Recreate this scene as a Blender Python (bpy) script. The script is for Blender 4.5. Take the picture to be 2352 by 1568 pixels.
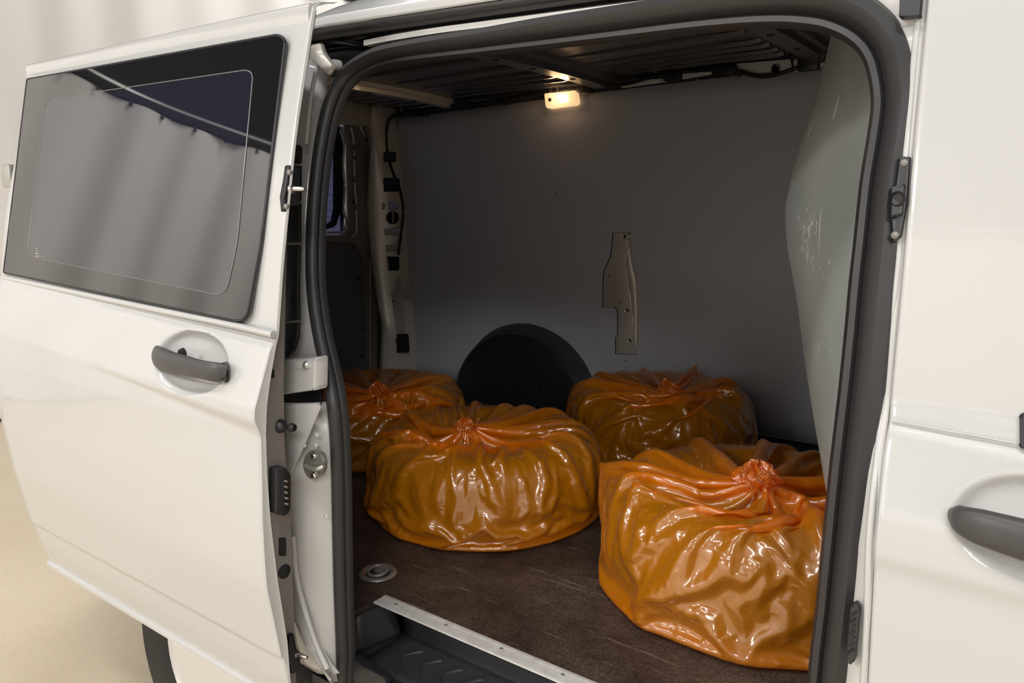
import bpy, bmesh, math, random
import numpy as np
from mathutils import Vector, Matrix, noise as mnoise

for _o in list(bpy.data.objects):
    bpy.data.objects.remove(_o)
SC = bpy.context.scene
COL = SC.collection

# ------------------------------------------------------------------ camera
CAM = np.array([1.019, -.823, 1.35]); FPX = 1730.0
_y, _p = math.radians(36.0), math.radians(10.0)
CF = np.array([-math.sin(_y)*math.cos(_p), math.cos(_y)*math.cos(_p), -math.sin(_p)])
CR = np.array([math.cos(_y), math.sin(_y), 0.0]); CU = np.cross(CR, CF)
cd = bpy.data.cameras.new('camera'); cd.sensor_width = 36.0; cd.lens = FPX/2352*36.0
cd.clip_start = .02; cd.clip_end = 100
co = bpy.data.objects.new('camera', cd); COL.objects.link(co)
co.matrix_world = Matrix(((CR[0], CU[0], -CF[0], CAM[0]), (CR[1], CU[1], -CF[1], CAM[1]), (CR[2], CU[2], -CF[2], CAM[2]), (0, 0, 0, 1)))
SC.camera = co

# ------------------------------------------------------------------ light
w = bpy.data.worlds.new('world'); SC.world = w; w.use_nodes = True
w.node_tree.nodes['Background'].inputs[0].default_value = (.93, .96, 1.0, 1)
w.node_tree.nodes['Background'].inputs[1].default_value = .05
def area(name, loc, aim, size, energy, color=(1, .98, .955), sy=None):
    l = bpy.data.lights.new(name, 'AREA'); l.energy = energy; l.color = color
    l.shape = 'RECTANGLE'; l.size = size; l.size_y = sy or size
    o = bpy.data.objects.new(name, l); COL.objects.link(o); o.location = loc
    o.rotation_euler = (Vector(aim)-Vector(loc)).to_track_quat('-Z', 'Y').to_euler()
    return o
# the ceiling lamps of the hall
area('ceiling_lamp', (-2.4, -1.9, 4.6), (-2.6, -4.4, 1.2), 2.4, 150, sy=.9)
area('ceiling_lamp', (1.0, -2.0, 4.6), (1.0, -4.7, 1.2), 2.4, 165, sy=.9)
area('ceiling_lamp', (-2.6, 3.4, 4.6), (-2.6, 3.0, 0), 1.2, 90, sy=2.4)
area('ceiling_lamp', (1.6, 3.6, 4.6), (1.6, 3.0, 0), 1.2, 50, sy=2.4)
area('hold_light', (-1.2, -4.1, 3.35), (.2, .9, 1.0), 1.1, 58, sy=.5)  # unseen light, placed for the shadow edge on the bulkhead and light in the hold
area('hold_light', (3.2, -3.5, 3.35), (.6, .9, 1.0), 2.0, 74, sy=.7)  # unseen light added to brighten the hold and the rear pillar
SC.view_settings.view_transform = 'Standard'
SC.view_settings.look = 'None'
SC.view_settings.exposure = 0.2
SC.view_settings.gamma = 1.0
SC.view_settings.use_curve_mapping = False
SC.cycles.transparent_max_bounces = 24
SC.cycles.max_bounces = 10
SC.cycles.diffuse_bounces = 5

# ------------------------------------------------------------------ geometry helpers
def ray(px, py): return CF + CR*(px-1176)/FPX - CU*(py-784)/FPX
def onax(px, py, ax, val):
    d = ray(px, py); return CAM + d*((val-CAM[ax])/d[ax])
def PX(px, py, x): return onax(px, py, 0, x)
def PY(px, py, y): return onax(px, py, 1, y)
def PZ(px, py, z): return onax(px, py, 2, z)
def surf(px, py, fn, off=0.0):
    """point of the upright curved sheet y = fn(z) + off that lies in this direction"""
    y = 0.05
    for _ in range(14):
        p = PY(px, py, y); y = .4*y + .6*(float(fn(p[2])) + off)
    return PY(px, py, y)
_z = [.30, .47, .536, .614, .727, .845, .92, .99, 1.034, 1.074, 1.128, 1.147, 1.266, 1.474, 1.564, 1.669, 1.70]
_d = [-.03, -.078, -.093, -.104, -.121, -.128, -.129, -.128, -.123, -.107, -.086, -.073, -.051, -.013, .01, .038, .052]
def yd(z):                                                 # outer skin of the slid door: swelling below, leaning in above the belt
    return float(np.interp(z, _z, _d)) if z <= 1.147 else -.073+.14*(z-1.147)+.13*(z-1.147)**2
def ys(z): return yd(z)+.125                               # flush body side
_sz = [.30, .55, .75, 1.0, 1.12, 1.3, 1.5, 1.6, 1.66]
_sy = [.06, .05, .045, .047, .068, .105, .15, .180, .20]
def yse(z): return np.interp(z, _sz, _sy)                  # plane of the door aperture
def SD(px, py, off=0.0): return surf(px, py, yd, off)
def SB(px, py, off=0.0): return surf(px, py, ys, off)
def SS(px, py, off=0.0): return surf(px, py, yse, off)

def link(name, me, mat, parent, smooth=None, label=None):
    o = bpy.data.objects.new(name, me); COL.objects.link(o)
    if mat is not None: me.materials.append(mat)
    if smooth is not None:
        me.shade_smooth()
        if smooth < 179: me.set_sharp_from_angle(angle=math.radians(smooth))
    if parent is not None:
        o.parent = parent; o.matrix_parent_inverse = PINV[parent.name]
    if label: o['label'] = label
    return o
PINV = {}
def world_inv(o):
    m = Matrix.Identity(4); q = o
    if o.type == 'EMPTY': m = Matrix.Translation(o.location)
    PINV[o.name] = m.inverted(); return o
def empty(name, loc):
    o = bpy.data.objects.new(name, None); COL.objects.link(o); o.location = loc; o.empty_display_size = .1
    return world_inv(o)
def tag(o, label=None, cat=None, group=None, kind=None):
    if label: o['label'] = label
    if cat: o['category'] = cat
    if group: o['group'] = group
    if kind: o['kind'] = kind
    return o
def mesh(name, verts, faces, mat, parent=None, smooth=35, label=None):
    me = bpy.data.meshes.new(name)
    me.from_pydata([tuple(map(float, v)) for v in verts], [], faces); me.update()
    bm = bmesh.new(); bm.from_mesh(me); bmesh.ops.recalc_face_normals(bm, faces=bm.faces); bm.to_mesh(me); bm.free()
    o = link(name, me, mat, parent, smooth, label)
    PINV[o.name] = Matrix.Identity(4)
    return o
def grid(name, G, mat, parent=None, smooth=35, thick=0.0, closed_v=False, label=None):
    """G[i][j] points -> sheet; thick > 0 gives it a back face along the normals"""
    G = np.asarray(G, float); n, m = G.shape[:2]
    F = [(i*m+j, i*m+(j+1) % m, (i+1)*m+(j+1) % m, (i+1)*m+j) for i in range(n-1) for j in range(m if closed_v else m-1)]
    o = mesh(name, G.reshape(-1, 3), F, mat, parent, smooth, label)
    if thick:
        md = o.modifiers.new('thickness', 'SOLIDIFY'); md.thickness = thick; md.offset = 0
    return o
def prism(name, outline, vec, mat, parent=None, bevel=0.0, smooth=35, label=None):
    """closed outline (3d points, roughly flat) pushed along vec"""
    pts = [Vector(map(float, p)) for p in outline]; n = len(pts); v = Vector(map(float, vec))
    bm = bmesh.new()
    a = [bm.verts.new(p) for p in pts]; b = [bm.verts.new(p+v) for p in pts]
    bm.faces.new(a); bm.faces.new(b[::-1])
    for i in range(n): bm.faces.new((a[i], b[i], b[(i+1) % n], a[(i+1) % n]))
    bmesh.ops.recalc_face_normals(bm, faces=bm.faces)
    if bevel:
        bmesh.ops.bevel(bm, geom=list(bm.edges), offset=bevel, segments=2, affect='EDGES', profile=.5)
    me = bpy.data.meshes.new(name); bm.to_mesh(me); bm.free()
    o = link(name, me, mat, parent, smooth, label); PINV[o.name] = Matrix.Identity(4)
    return o
def box(name, lo, hi, mat, parent=None, bevel=.002, rot=None, label=None):
    lo = np.array(lo, float); hi = np.array(hi, float)
    q = [(lo[0], lo[1], lo[2]), (hi[0], lo[1], lo[2]), (hi[0], hi[1], lo[2]), (lo[0], hi[1], lo[2])]
    return prism(name, q, (0, 0, hi[2]-lo[2]), mat, parent, bevel, label=label)
def smooth_path(pts, n=None, closed=False):
    """Catmull-Rom through the points"""
    P = [np.array(p, float) for p in pts]; out = []
    N = len(P); seg = n or 8
    for i in range(N if closed else N-1):
        p0 = P[i-1] if (closed or i > 0) else 2*P[0]-P[1]
        p1 = P[i]; p2 = P[(i+1) % N]
        p3 = P[(i+2) % N] if (closed or i+2 < N) else 2*P[-1]-P[-2]
        for k in range(seg):
            t = k/seg
            out.append(.5*((2*p1)+(-p0+p2)*t+(2*p0-5*p1+4*p2-p3)*t*t+(-p0+3*p1-3*p2+p3)*t**3))
    if not closed: out.append(P[-1])
    return np.array(out)
def sweep(name, path, prof, mat, parent=None, up=(0, -1, 0), closed=False, smooth=40, scale=None, cap=True, label=None):
    """prof: closed list of (u, v); v runs along up, u across it"""
    path = np.asarray(path, float); n = len(path); m = len(prof); upv = np.array(up, float)
    V = []
    for i in range(n):
        a = path[(i-1) % n] if (closed or i > 0) else path[i]; b = path[(i+1) % n] if (closed or i < n-1) else path[i]
        t = b-a; t /= np.linalg.norm(t)+1e-12
        s = np.cross(t, upv); s /= np.linalg.norm(s)+1e-12; q = np.cross(s, t)
        k = 1.0 if scale is None else scale[i]
        for (u, v) in prof: V.append(path[i]+s*u*k+q*v*k)
    F = [(i*m+j, i*m+(j+1) % m, ((i+1) % n)*m+(j+1) % m, ((i+1) % n)*m+j) for i in range(n if closed else n-1) for j in range(m)]
    if cap and not closed: F += [tuple(range(m))[::-1], tuple(range((n-1)*m, n*m))]
    return mesh(name, V, F, mat, parent, smooth, label)
def circ(r, n=10, sx=1.0): return [(r*sx*math.cos(2*math.pi*i/n), r*math.sin(2*math.pi*i/n)) for i in range(n)]
def tube(name, path, r, mat, parent=None, n=10, up=(0, 0, 1), closed=False, scale=None, label=None):
    return sweep(name, path, circ(r, n), mat, parent, up, closed, 60, scale, label=label)
def lathe(name, prof, center, axis, mat, parent=None, n=28, smooth=40, label=None, cap=True):
    """prof: (r, h) along axis from center"""
    ax = np.array(axis, float); ax /= np.linalg.norm(ax)
    t = np.array([0, 0, 1.0]) if abs(ax[2]) < .9 else np.array([1.0, 0, 0])
    e1 = np.cross(ax, t); e1 /= np.linalg.norm(e1); e2 = np.cross(ax, e1); c = np.array(center, float)
    V = []; m = len(prof)
    for i in range(n):
        a = 2*math.pi*i/n
        for (r, h) in prof: V.append(c+ax*h+(e1*math.cos(a)+e2*math.sin(a))*r)
    F = [(i*m+j, ((i+1) % n)*m+j, ((i+1) % n)*m+j+1, i*m+j+1) for i in range(n) for j in range(m-1)]
    if cap and prof[0][0] > 1e-6: F.append(tuple(i*m for i in range(n)))
    if cap and prof[-1][0] > 1e-6: F.append(tuple(i*m+m-1 for i in range(n)))
    return mesh(name, V, F, mat, parent, smooth, label)
def rounded(pts, r, seg=5):
    """2-d polygon with rounded corners"""
    out = []; n = len(pts)
    for i in range(n):
        p = np.array(pts[i], float); a = np.array(pts[i-1], float)-p; b = np.array(pts[(i+1) % n], float)-p
        rr = r[i] if isinstance(r, (list, tuple)) else r
        if rr <= 0: out.append(tuple(p)); continue
        la, lb = np.linalg.norm(a), np.linalg.norm(b); rr = min(rr, la*.49, lb*.49)
        p0 = p+a/la*rr; p1 = p+b/lb*rr
        for k in range(seg+1):
            t = k/seg; q = (1-t)**2*p0+2*t*(1-t)*p+t*t*p1; out.append(tuple(q))
    return out
def rrect(x0, y0, x1, y1, r): return rounded([(x0, y0), (x1, y0), (x1, y1), (x0, y1)], r)
def ellipse(cx, cy, rx, ry, n=20, rot=0):
    c, s = math.cos(rot), math.sin(rot)
    return [(cx+rx*math.cos(t)*c-ry*math.sin(t)*s, cy+rx*math.cos(t)*s+ry*math.sin(t)*c) for t in [2*math.pi*i/n for i in range(n)]]

# ------------------------------------------------------------------ materials
def mat(name, color, rough=.5, metal=0.0, coat=0.0, ior=1.5, bump=None, vary=None, coat_rough=.05, spec=.5):
    m = bpy.data.materials.new(name); m.use_nodes = True; nt = m.node_tree; b = nt.nodes['Principled BSDF']
    b.inputs['Base Color'].default_value = (*color, 1); b.inputs['Roughness'].default_value = rough
    b.inputs['Metallic'].default_value = metal; b.inputs['Coat Weight'].default_value = coat
    b.inputs['Coat Roughness'].default_value = coat_rough; b.inputs['IOR'].default_value = ior
    b.inputs['Specular IOR Level'].default_value = spec
    tc = nt.nodes.new('ShaderNodeTexCoord')
    if vary:                                     # (scale, strength): soft mottling of the colour
        nz = nt.nodes.new('ShaderNodeTexNoise'); nz.inputs['Scale'].default_value = vary[0]; nz.inputs['Detail'].default_value = 6
        nt.links.new(tc.outputs['Object'], nz.inputs['Vector'])
        mx = nt.nodes.new('ShaderNodeMix'); mx.data_type = 'RGBA'
        mx.inputs[6].default_value = (*[c*(1-vary[1]) for c in color], 1); mx.inputs[7].default_value = (*[min(1, c*(1+vary[1])) for c in color], 1)
        nt.links.new(nz.outputs['Fac'], mx.inputs[0]); nt.links.new(mx.outputs[2], b.inputs['Base Color'])
    if bump:                                     # (scale, strength, distance)
        nb = nt.nodes.new('ShaderNodeTexNoise'); nb.inputs['Scale'].default_value = bump[0]; nb.inputs['Detail'].default_value = 4
        nt.links.new(tc.outputs['Object'], nb.inputs['Vector'])
        bp = nt.nodes.new('ShaderNodeBump'); bp.inputs['Strength'].default_value = bump[1]; bp.inputs['Distance'].default_value = bump[2]
        nt.links.new(nb.outputs['Fac'], bp.inputs['Height']); nt.links.new(bp.outputs['Normal'], b.inputs['Normal'])
    return m
M = {}
M['paint'] = mat('white_paint', (.505, .505, .50), .34, 0, .8)
M['paint_inner'] = mat('inner_paint', (.58, .575, .56), .4, 0, .25, vary=(9, .06))
M['soffit'] = mat('shaded_track_paint', (.06, .06, .062), .35)  # shade under the roof edge, put into the colour of its underside
M['grey_frame'] = mat('grey_frame_paint', (.22, .205, .195), .42, .2, .2)
M['silver'] = mat('silver_paint_in_hold', (.58, .54, .48), .40, .25, .2, vary=(14, .08))
M['ceiling'] = mat('roof_sheet', (.17, .165, .17), .24, .6, 0)
M['rubber'] = mat('seal_rubber', (.022, .021, .022), .42, bump=(260, .12, .001))
M['black'] = mat('black_plastic', (.012, .012, .014), .42, bump=(300, .08, .001))
M['black_matt'] = mat('black_matt', (.008, .008, .009), .8)
M['dark_plastic'] = mat('dark_grey_plastic', (.030, .031, .034), .42, bump=(420, .15, .0006))
M['handle'] = mat('handle_plastic', (.055, .053, .054), .42, bump=(500, .1, .0005), vary=(60, .15))
M['steel'] = mat('steel', (.55, .53, .50), .28, 1.0, vary=(30, .15))
M['zinc'] = mat('zinc_plated_steel', (.50, .50, .47), .38, .8, vary=(40, .12))
M['alu'] = mat('worn_aluminium', (.86, .83, .77), .45, .35, vary=(55, .28), bump=(200, .15, .001))
M['rim'] = mat('rim_paint', (.75, .74, .72), .35, .2, .4)
M['tyre'] = mat('tyre_rubber', (.022, .021, .02), .75, bump=(90, .3, .002))
M['liner'] = mat('grey_liner_board', (.47, .48, .525), .5, bump=(500, .05, .0005), vary=(3.0, .06))
M['arch'] = mat('arch_plastic', (.010, .010, .011), .45)
M['rear_panel'] = mat('rear_door_board', (.10, .105, .115), .5)
def node_mat(name):
    m = bpy.data.materials.new(name); m.use_nodes = True; nt = m.node_tree
    return m, nt, nt.nodes['Principled BSDF'], nt.nodes.new('ShaderNodeTexCoord')
def nd(nt, kind, **kw):
    n = nt.nodes.new(kind)
    for k, v in kw.items():
        if k in n.inputs.keys(): n.inputs[k].default_value = v
        else: setattr(n, k, v)
    return n
def ramp(nt, src, stops):
    r = nt.nodes.new('ShaderNodeValToRGB'); e = r.color_ramp.elements
    e[0].position, e[0].color = stops[0][0], (*stops[0][1], 1); e[1].position, e[1].color = stops[1][0], (*stops[1][1], 1)
    for p, c in stops[2:]:
        q = e.new(p); q.color = (*c, 1)
    nt.links.new(src, r.inputs[0]); return r
def mapped(nt, tc, scale=(1, 1, 1), rot=(0, 0, 0)):
    mp = nt.nodes.new('ShaderNodeMapping'); mp.inputs['Scale'].default_value = scale; mp.inputs['Rotation'].default_value = rot
    nt.links.new(tc.outputs['Object'], mp.inputs['Vector']); return mp.outputs['Vector']
def mixc(nt, fac, a, b):
    x = nt.nodes.new('ShaderNodeMix'); x.data_type = 'RGBA'
    for s, v in ((0, fac), (6, a), (7, b)):
        if hasattr(v, 'links') or hasattr(v, 'is_linked'): nt.links.new(v, x.inputs[s])
        elif isinstance(v, tuple): x.inputs[s].default_value = (*v, 1)
        else: x.inputs[s].default_value = v
    return x.outputs[2]

# hall floor: pale beige concrete with soft stains
m, nt, b, tc = node_mat('beige_concrete'); v = mapped(nt, tc)
n1 = nd(nt, 'ShaderNodeTexNoise', Scale=1.1, Detail=7, Roughness=.6); nt.links.new(mapped(nt, tc, (1, .45, 1), (0, 0, .5)), n1.inputs['Vector'])
c1 = ramp(nt, n1.outputs['Fac'], [(.30, (.56, .455, .31)), (.72, (.67, .575, .425))])
n2 = nd(nt, 'ShaderNodeTexNoise', Scale=60, Detail=3); nt.links.new(v, n2.inputs['Vector'])
c2 = mixc(nt, .12, c1.outputs[0], n2.outputs['Color'])
nt.links.new(c2, b.inputs['Base Color']); b.inputs['Roughness'].default_value = .38
M['concrete'] = m
# white curtain cloth
M['curtain'] = mat('curtain_cloth', (.76, .74, .715), .85)
# phenolic ply floor: dark brown, fine hexagon mesh print, worn paths and scratches
m, nt, b, tc = node_mat('brown_ply'); v = mapped(nt, tc)
vo = nd(nt, 'ShaderNodeTexVoronoi', Scale=105, Randomness=.8, feature='DISTANCE_TO_EDGE'); nt.links.new(v, vo.inputs['Vector'])
cell = ramp(nt, vo.outputs['Distance'], [(.03, (0, 0, 0)), (.16, (1, 1, 1))])
wn = nd(nt, 'ShaderNodeTexNoise', Scale=5.5, Detail=8, Roughness=.65); nt.links.new(v, wn.inputs['Vector'])
wear = ramp(nt, wn.outputs['Fac'], [(.33, (0, 0, 0)), (.72, (1, 1, 1))])
base = mixc(nt, wear.outputs[0], (.030, .019, .016), (.135, .098, .075))
base = mixc(nt, cell.outputs[0], mixc(nt, .5, base, (.008, .005, .004)), base)
for k, (rz, sc) in enumerate(((.5, 3.2), (-.9, 2.6), (1.5, 3.7), (2.3, 2.1))):
    sn = nd(nt, 'ShaderNodeTexNoise', Scale=sc, Detail=2); nt.links.new(mapped(nt, tc, (2.2, 34, 1), (0, 0, rz)), sn.inputs['Vector'])
    sr = ramp(nt, sn.outputs['Fac'], [(.70, (0, 0, 0)), (.74, (1, 1, 1))])
    base = mixc(nt, sr.outputs[0], base, mixc(nt, .30, base, (.30, .25, .19)))
nt.links.new(base, b.inputs['Base Color'])
bp = nd(nt, 'ShaderNodeBump', Strength=.35, Distance=.0006); nt.links.new(cell.outputs[0], bp.inputs['Height']); nt.links.new(bp.outputs['Normal'], b.inputs['Normal'])
b.inputs['Roughness'].default_value = .45
M['ply'] = m
# bulkhead sheet: scuffed grey-green paint
m, nt, b, tc = node_mat('scuffed_bulkhead'); v = mapped(nt, tc)
n1 = nd(nt, 'ShaderNodeTexNoise', Scale=7, Detail=8, Roughness=.6); nt.links.new(v, n1.inputs['Vector'])
c1 = ramp(nt, n1.outputs['Fac'], [(.3, (.27, .295, .29)), (.7, (.345, .37, .36))]).outputs[0]
n2 = nd(nt, 'ShaderNodeTexNoise', Scale=75, Detail=5, Roughness=.7, Distortion=1.2); nt.links.new(mapped(nt, tc, (1, 1, .6)), n2.inputs['Vector'])
n3 = nd(nt, 'ShaderNodeTexNoise', Scale=4.5, Detail=3); nt.links.new(v, n3.inputs['Vector'])
pr = nt.nodes.new('ShaderNodeMath'); pr.operation = 'MULTIPLY'; nt.links.new(n2.outputs['Fac'], pr.inputs[0]); nt.links.new(n3.outputs['Fac'], pr.inputs[1])
sp = ramp(nt, pr.outputs[0], [(.325, (0, 0, 0)), (.375, (1, 1, 1))]).outputs[0]
c1 = mixc(nt, sp, c1, (.62, .65, .64))
for rx, sc in ((.35, 2.4), (-.5, 2.0)):
    sn = nd(nt, 'ShaderNodeTexNoise', Scale=sc, Detail=2); nt.links.new(mapped(nt, tc, (20, 20, .7), (rx, 0, 0)), sn.inputs['Vector'])
    c1 = mixc(nt, ramp(nt, sn.outputs['Fac'], [(.70, (0, 0, 0)), (.73, (.8, .8, .8))]).outputs[0], c1, (.70, .73, .72))
nt.links.new(c1, b.inputs['Base Color']); b.inputs['Roughness'].default_value = .45
M['bulkhead'] = m
# tinted privacy glass
M['glass'] = mat('tinted_glass', (.012, .012, .022), .02, 0, 0, ior=2.05)
M['frit'] = mat('glass_frit', (.006, .006, .007), .03, 0, 0, ior=1.95)
m = bpy.data.materials.new('rear_glass'); m.use_nodes = True; nt = m.node_tree; nt.nodes.remove(nt.nodes['Principled BSDF'])
t = nd(nt, 'ShaderNodeBsdfTransparent', Color=(.30, .32, .47, 1)); g = nd(nt, 'ShaderNodeBsdfGlossy', Roughness=.03)  # bluish light from outside is put into the glass tint
mx = nd(nt, 'ShaderNodeMixShader', Fac=.08); nt.links.new(t.outputs[0], mx.inputs[1]); nt.links.new(g.outputs[0], mx.inputs[2]); nt.links.new(mx.outputs[0], nt.nodes['Material Output'].inputs[0])
M['rear_glass'] = m
# lit lamp lens
m = bpy.data.materials.new('lamp_lens_lit'); m.use_nodes = True; nt = m.node_tree; b = nt.nodes['Principled BSDF']
b.inputs['Base Color'].default_value = (.9, .8, .65, 1); b.inputs['Emission Color'].default_value = (1, .62, .30, 1); b.inputs['Emission Strength'].default_value = .75; b.inputs['Roughness'].default_value = .25
M['lens'] = m
m = bpy.data.materials.new('lamp_bulb_lit'); m.use_nodes = True; b = m.node_tree.nodes['Principled BSDF']
b.inputs['Emission Color'].default_value = (1, .80, .48, 1); b.inputs['Emission Strength'].default_value = 14
M['bulb'] = m
# thin orange bag film
def film(name, tint, body, fac):
    m = bpy.data.materials.new(name); m.use_nodes = True; nt = m.node_tree; nt.nodes.remove(nt.nodes['Principled BSDF'])
    tc = nt.nodes.new('ShaderNodeTexCoord'); L_ = nt.links.new
    def ridged(out, scale, sc3, rot=0.0, det=2.0):
        mp = nt.nodes.new('ShaderNodeMapping'); mp.inputs['Scale'].default_value = sc3; mp.inputs['Rotation'].default_value = (0, 0, rot); L_(tc.outputs[out], mp.inputs['Vector'])
        n = nt.nodes.new('ShaderNodeTexNoise'); n.noise_type = 'RIDGED_MULTIFRACTAL'
        n.inputs['Scale'].default_value = scale; n.inputs['Detail'].default_value = det; n.inputs['Roughness'].default_value = .45; n.inputs['Distortion'].default_value = .6
        L_(mp.outputs[0], n.inputs['Vector']); return n.outputs['Fac']
    def madd(a, k, b_=None):
        n = nt.nodes.new('ShaderNodeMath'); n.operation = 'MULTIPLY_ADD'; L_(a, n.inputs[0]); n.inputs[1].default_value = k
        if b_ is None: n.inputs[2].default_value = 0
        else: L_(b_, n.inputs[2])
        return n.outputs[0]
    h = madd(ridged('UV', 5.0, (3.4, 1, 1), .35), .55)
    h = madd(ridged('UV', 8.0, (1, 1.6, 1), -.5), .40, h)
    h = madd(ridged('Object', 26, (1, 1, 1.4), 0, 3), .28, h)
    bp = nd(nt, 'ShaderNodeBump', Strength=1.0, Distance=.014); L_(h, bp.inputs['Height'])
    tr = nd(nt, 'ShaderNodeBsdfTransparent', Color=(*tint, 1))
    di = nd(nt, 'ShaderNodeBsdfDiffuse', Color=(*body, 1)); tl = nd(nt, 'ShaderNodeBsdfTranslucent', Color=(*body, 1))
    gl0 = nd(nt, 'ShaderNodeBsdfGlossy', Roughness=.06, Color=(1, .98, .95, 1)); gl1 = nd(nt, 'ShaderNodeBsdfGlossy', Roughness=.30, Color=(1, .96, .90, 1))
    gl = nd(nt, 'ShaderNodeMixShader', Fac=.55); L_(gl0.outputs[0], gl.inputs[1]); L_(gl1.outputs[0], gl.inputs[2])
    for n in (di, tl, gl0, gl1): L_(bp.outputs['Normal'], n.inputs['Normal'])
    m1 = nd(nt, 'ShaderNodeMixShader', Fac=.38); L_(di.outputs[0], m1.inputs[1]); L_(tl.outputs[0], m1.inputs[2])
    m2 = nd(nt, 'ShaderNodeMixShader', Fac=fac); L_(tr.outputs[0], m2.inputs[1]); L_(m1.outputs[0], m2.inputs[2])
    lw = nd(nt, 'ShaderNodeLayerWeight', Blend=.5); L_(bp.outputs['Normal'], lw.inputs['Normal'])
    pw = nt.nodes.new('ShaderNodeMath'); pw.operation = 'POWER'; pw.inputs[1].default_value = 3.0; L_(lw.outputs['Facing'], pw.inputs[0])
    fr = nt.nodes.new('ShaderNodeMath'); fr.operation = 'MULTIPLY_ADD'; fr.inputs[1].default_value = .60; fr.inputs[2].default_value = .095; L_(pw.outputs[0], fr.inputs[0])
    m3 = nt.nodes.new('ShaderNodeMixShader'); L_(fr.outputs[0], m3.inputs[0]); L_(m2.outputs[0], m3.inputs[1]); L_(gl.outputs[0], m3.inputs[2])
    L_(m3.outputs[0], nt.nodes['Material Output'].inputs[0])
    return m
M['film'] = film('orange_film', (1.0, .54, .05), (1.0, .35, .002), .58)
M['film_knot'] = film('orange_film_gathered', (1.0, .42, .03), (1.0, .30, .008), .6)

# ------------------------------------------------------------------ the hall
f = box('floor', (-9, -9, -.1), (9, 9, 0), M['concrete'], None, 0); tag(f, 'pale beige concrete floor around the van', None, kind='structure')
ring = [(-3.3, 4.6), (-4.1, 2.9), (-4.35, 1.2), (-4.6, -.4), (-4.85, -1.6), (-4.45, -2.5), (-3.5, -3.5), (-1.9, -4.4), (.2, -4.8), (2.4, -4.6), (4.2, -3.6), (5.2, -1.6), (5.4, .8), (5.0, 3.0), (3.4, 4.9), (.6, 5.6), (-1.8, 5.4)]
rp = smooth_path([(x, y, 0) for x, y in ring], 60, True)
seg = np.linalg.norm(np.roll(rp, -1, 0)-rp, axis=1); arc = np.r_[0, np.cumsum(seg)[:-1]]
nrm = np.stack([np.roll(rp, -1, 0)[:, 1]-np.roll(rp, 1, 0)[:, 1], -(np.roll(rp, -1, 0)[:, 0]-np.roll(rp, 1, 0)[:, 0]), 0*arc], 1); nrm /= np.linalg.norm(nrm, axis=1)[:, None]
rows = []
for z, a in ((.02, 1.0), (.8, .95), (1.6, .85), (2.4, .7), (3.0, .55)):
    wv = .06*a*np.sin(arc*2*math.pi/.46+.9*np.sin(arc*1.7))+.045*a*np.sin(arc*2*math.pi/1.05+1+z*.1)
    p = rp+nrm*wv[:, None]; p[:, 2] = z; rows.append(p)
cur = grid('curtain', rows, M['curtain'], None, 180, closed_v=True)
tag(cur, 'white studio curtain hanging in soft folds behind the van', 'curtain')
rail = sweep('curtain_rail', np.c_[rp[:, 0], rp[:, 1], np.full(len(rp), 3.045)], [(-.022, -.030), (.022, -.030), (.022, .030), (-.022, .030)], M['black_matt'], None, up=(0, 0, 1), closed=True)
tag(rail, 'black curved curtain rail mirrored in the tinted door window', 'curtain rail')
sweep('rail_pipe', np.c_[rp[:, 0], rp[:, 1], np.full(len(rp), 3.088)], [(-.012, -.010), (.012, -.010), (.012, .010), (-.012, .010)], M['zinc'], rail, up=(0, 0, 1), closed=True)
hk = None
for i in range(len(rp)):
    if rp[i][0] < -3.0 and -3.9 < rp[i][1] < 1.2 and int(arc[i]/.24) != int(arc[i-1]/.24):
        if hk is None:
            hk = mesh('hook', [(-.008, -.008, 0), (.008, -.008, 0), (.008, .008, 0), (-.008, .008, 0), (-.010, -.010, -.055), (.010, -.010, -.055), (.010, .010, -.055), (-.010, .010, -.055)],
                      [(0, 1, 2, 3), (7, 6, 5, 4), (0, 4, 5, 1), (1, 5, 6, 2), (2, 6, 7, 3), (3, 7, 4, 0)], M['black_matt'], rail)
            h = hk
        else:
            h = hk.copy(); COL.objects.link(h)
        h.location = (rp[i][0]+nrm[i][0]*-.04, rp[i][1]+nrm[i][1]*-.04, 3.02)

# ------------------------------------------------------------------ the van
VAN = empty('van', (0, .95, 0))
tag(VAN, 'white panel van with its side sliding door open, cargo hold in view', 'van')
X0, X1 = -1.66, 1.9
# cargo floor with the cut-out for the step
ctr = [(-1.62, .60), (-1.05, .09), (-.080, .09), (-.064, .13), (-.052, .198), (-.03, .198), (.95, .196), (.95, 1.80), (-1.62, 1.80)]
cf = prism('cargo_floor', [(x, y, .53) for x, y in ctr], (0, 0, .02), M['ply'], VAN, label='dark brown phenolic plywood cargo floor, scratched')
# floor edge strip
tr = sweep('edge_trim', [(-.052, .186, .5535), (.2, .186, .5535), (.6, .186, .5535), (.95, .186, .5535)],
           [(-.019, -.012), (-.016, -.012), (-.016, -.0015), (.019, -.0015), (.019, .001), (.013, .0025), (.008, .001), (.003, .0025), (-.002, .001), (-.007, .0025), (-.016, .0025), (-.019, 0)][::-1], M['alu'], VAN, up=(0, 0, 1), label='worn aluminium edge strip along the cargo floor')
for px, py in ((916, 1383), (1029, 1432), (1154, 1487), (1294, 1547)):
    q = PZ(px, py, .5555)
    lathe('screw', [(0, .0012), (.003, .001), (.0042, -.001)], (q[0], .187, .5555), (0, 0, 1), M['grey_frame'], tr, 10)
# flat black strip on the floor at the foot of the far lining
box('floor_strip', (-.1, 1.70, .5502), (.93, 1.80, .553), M['black_matt'], VAN, 0)
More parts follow.
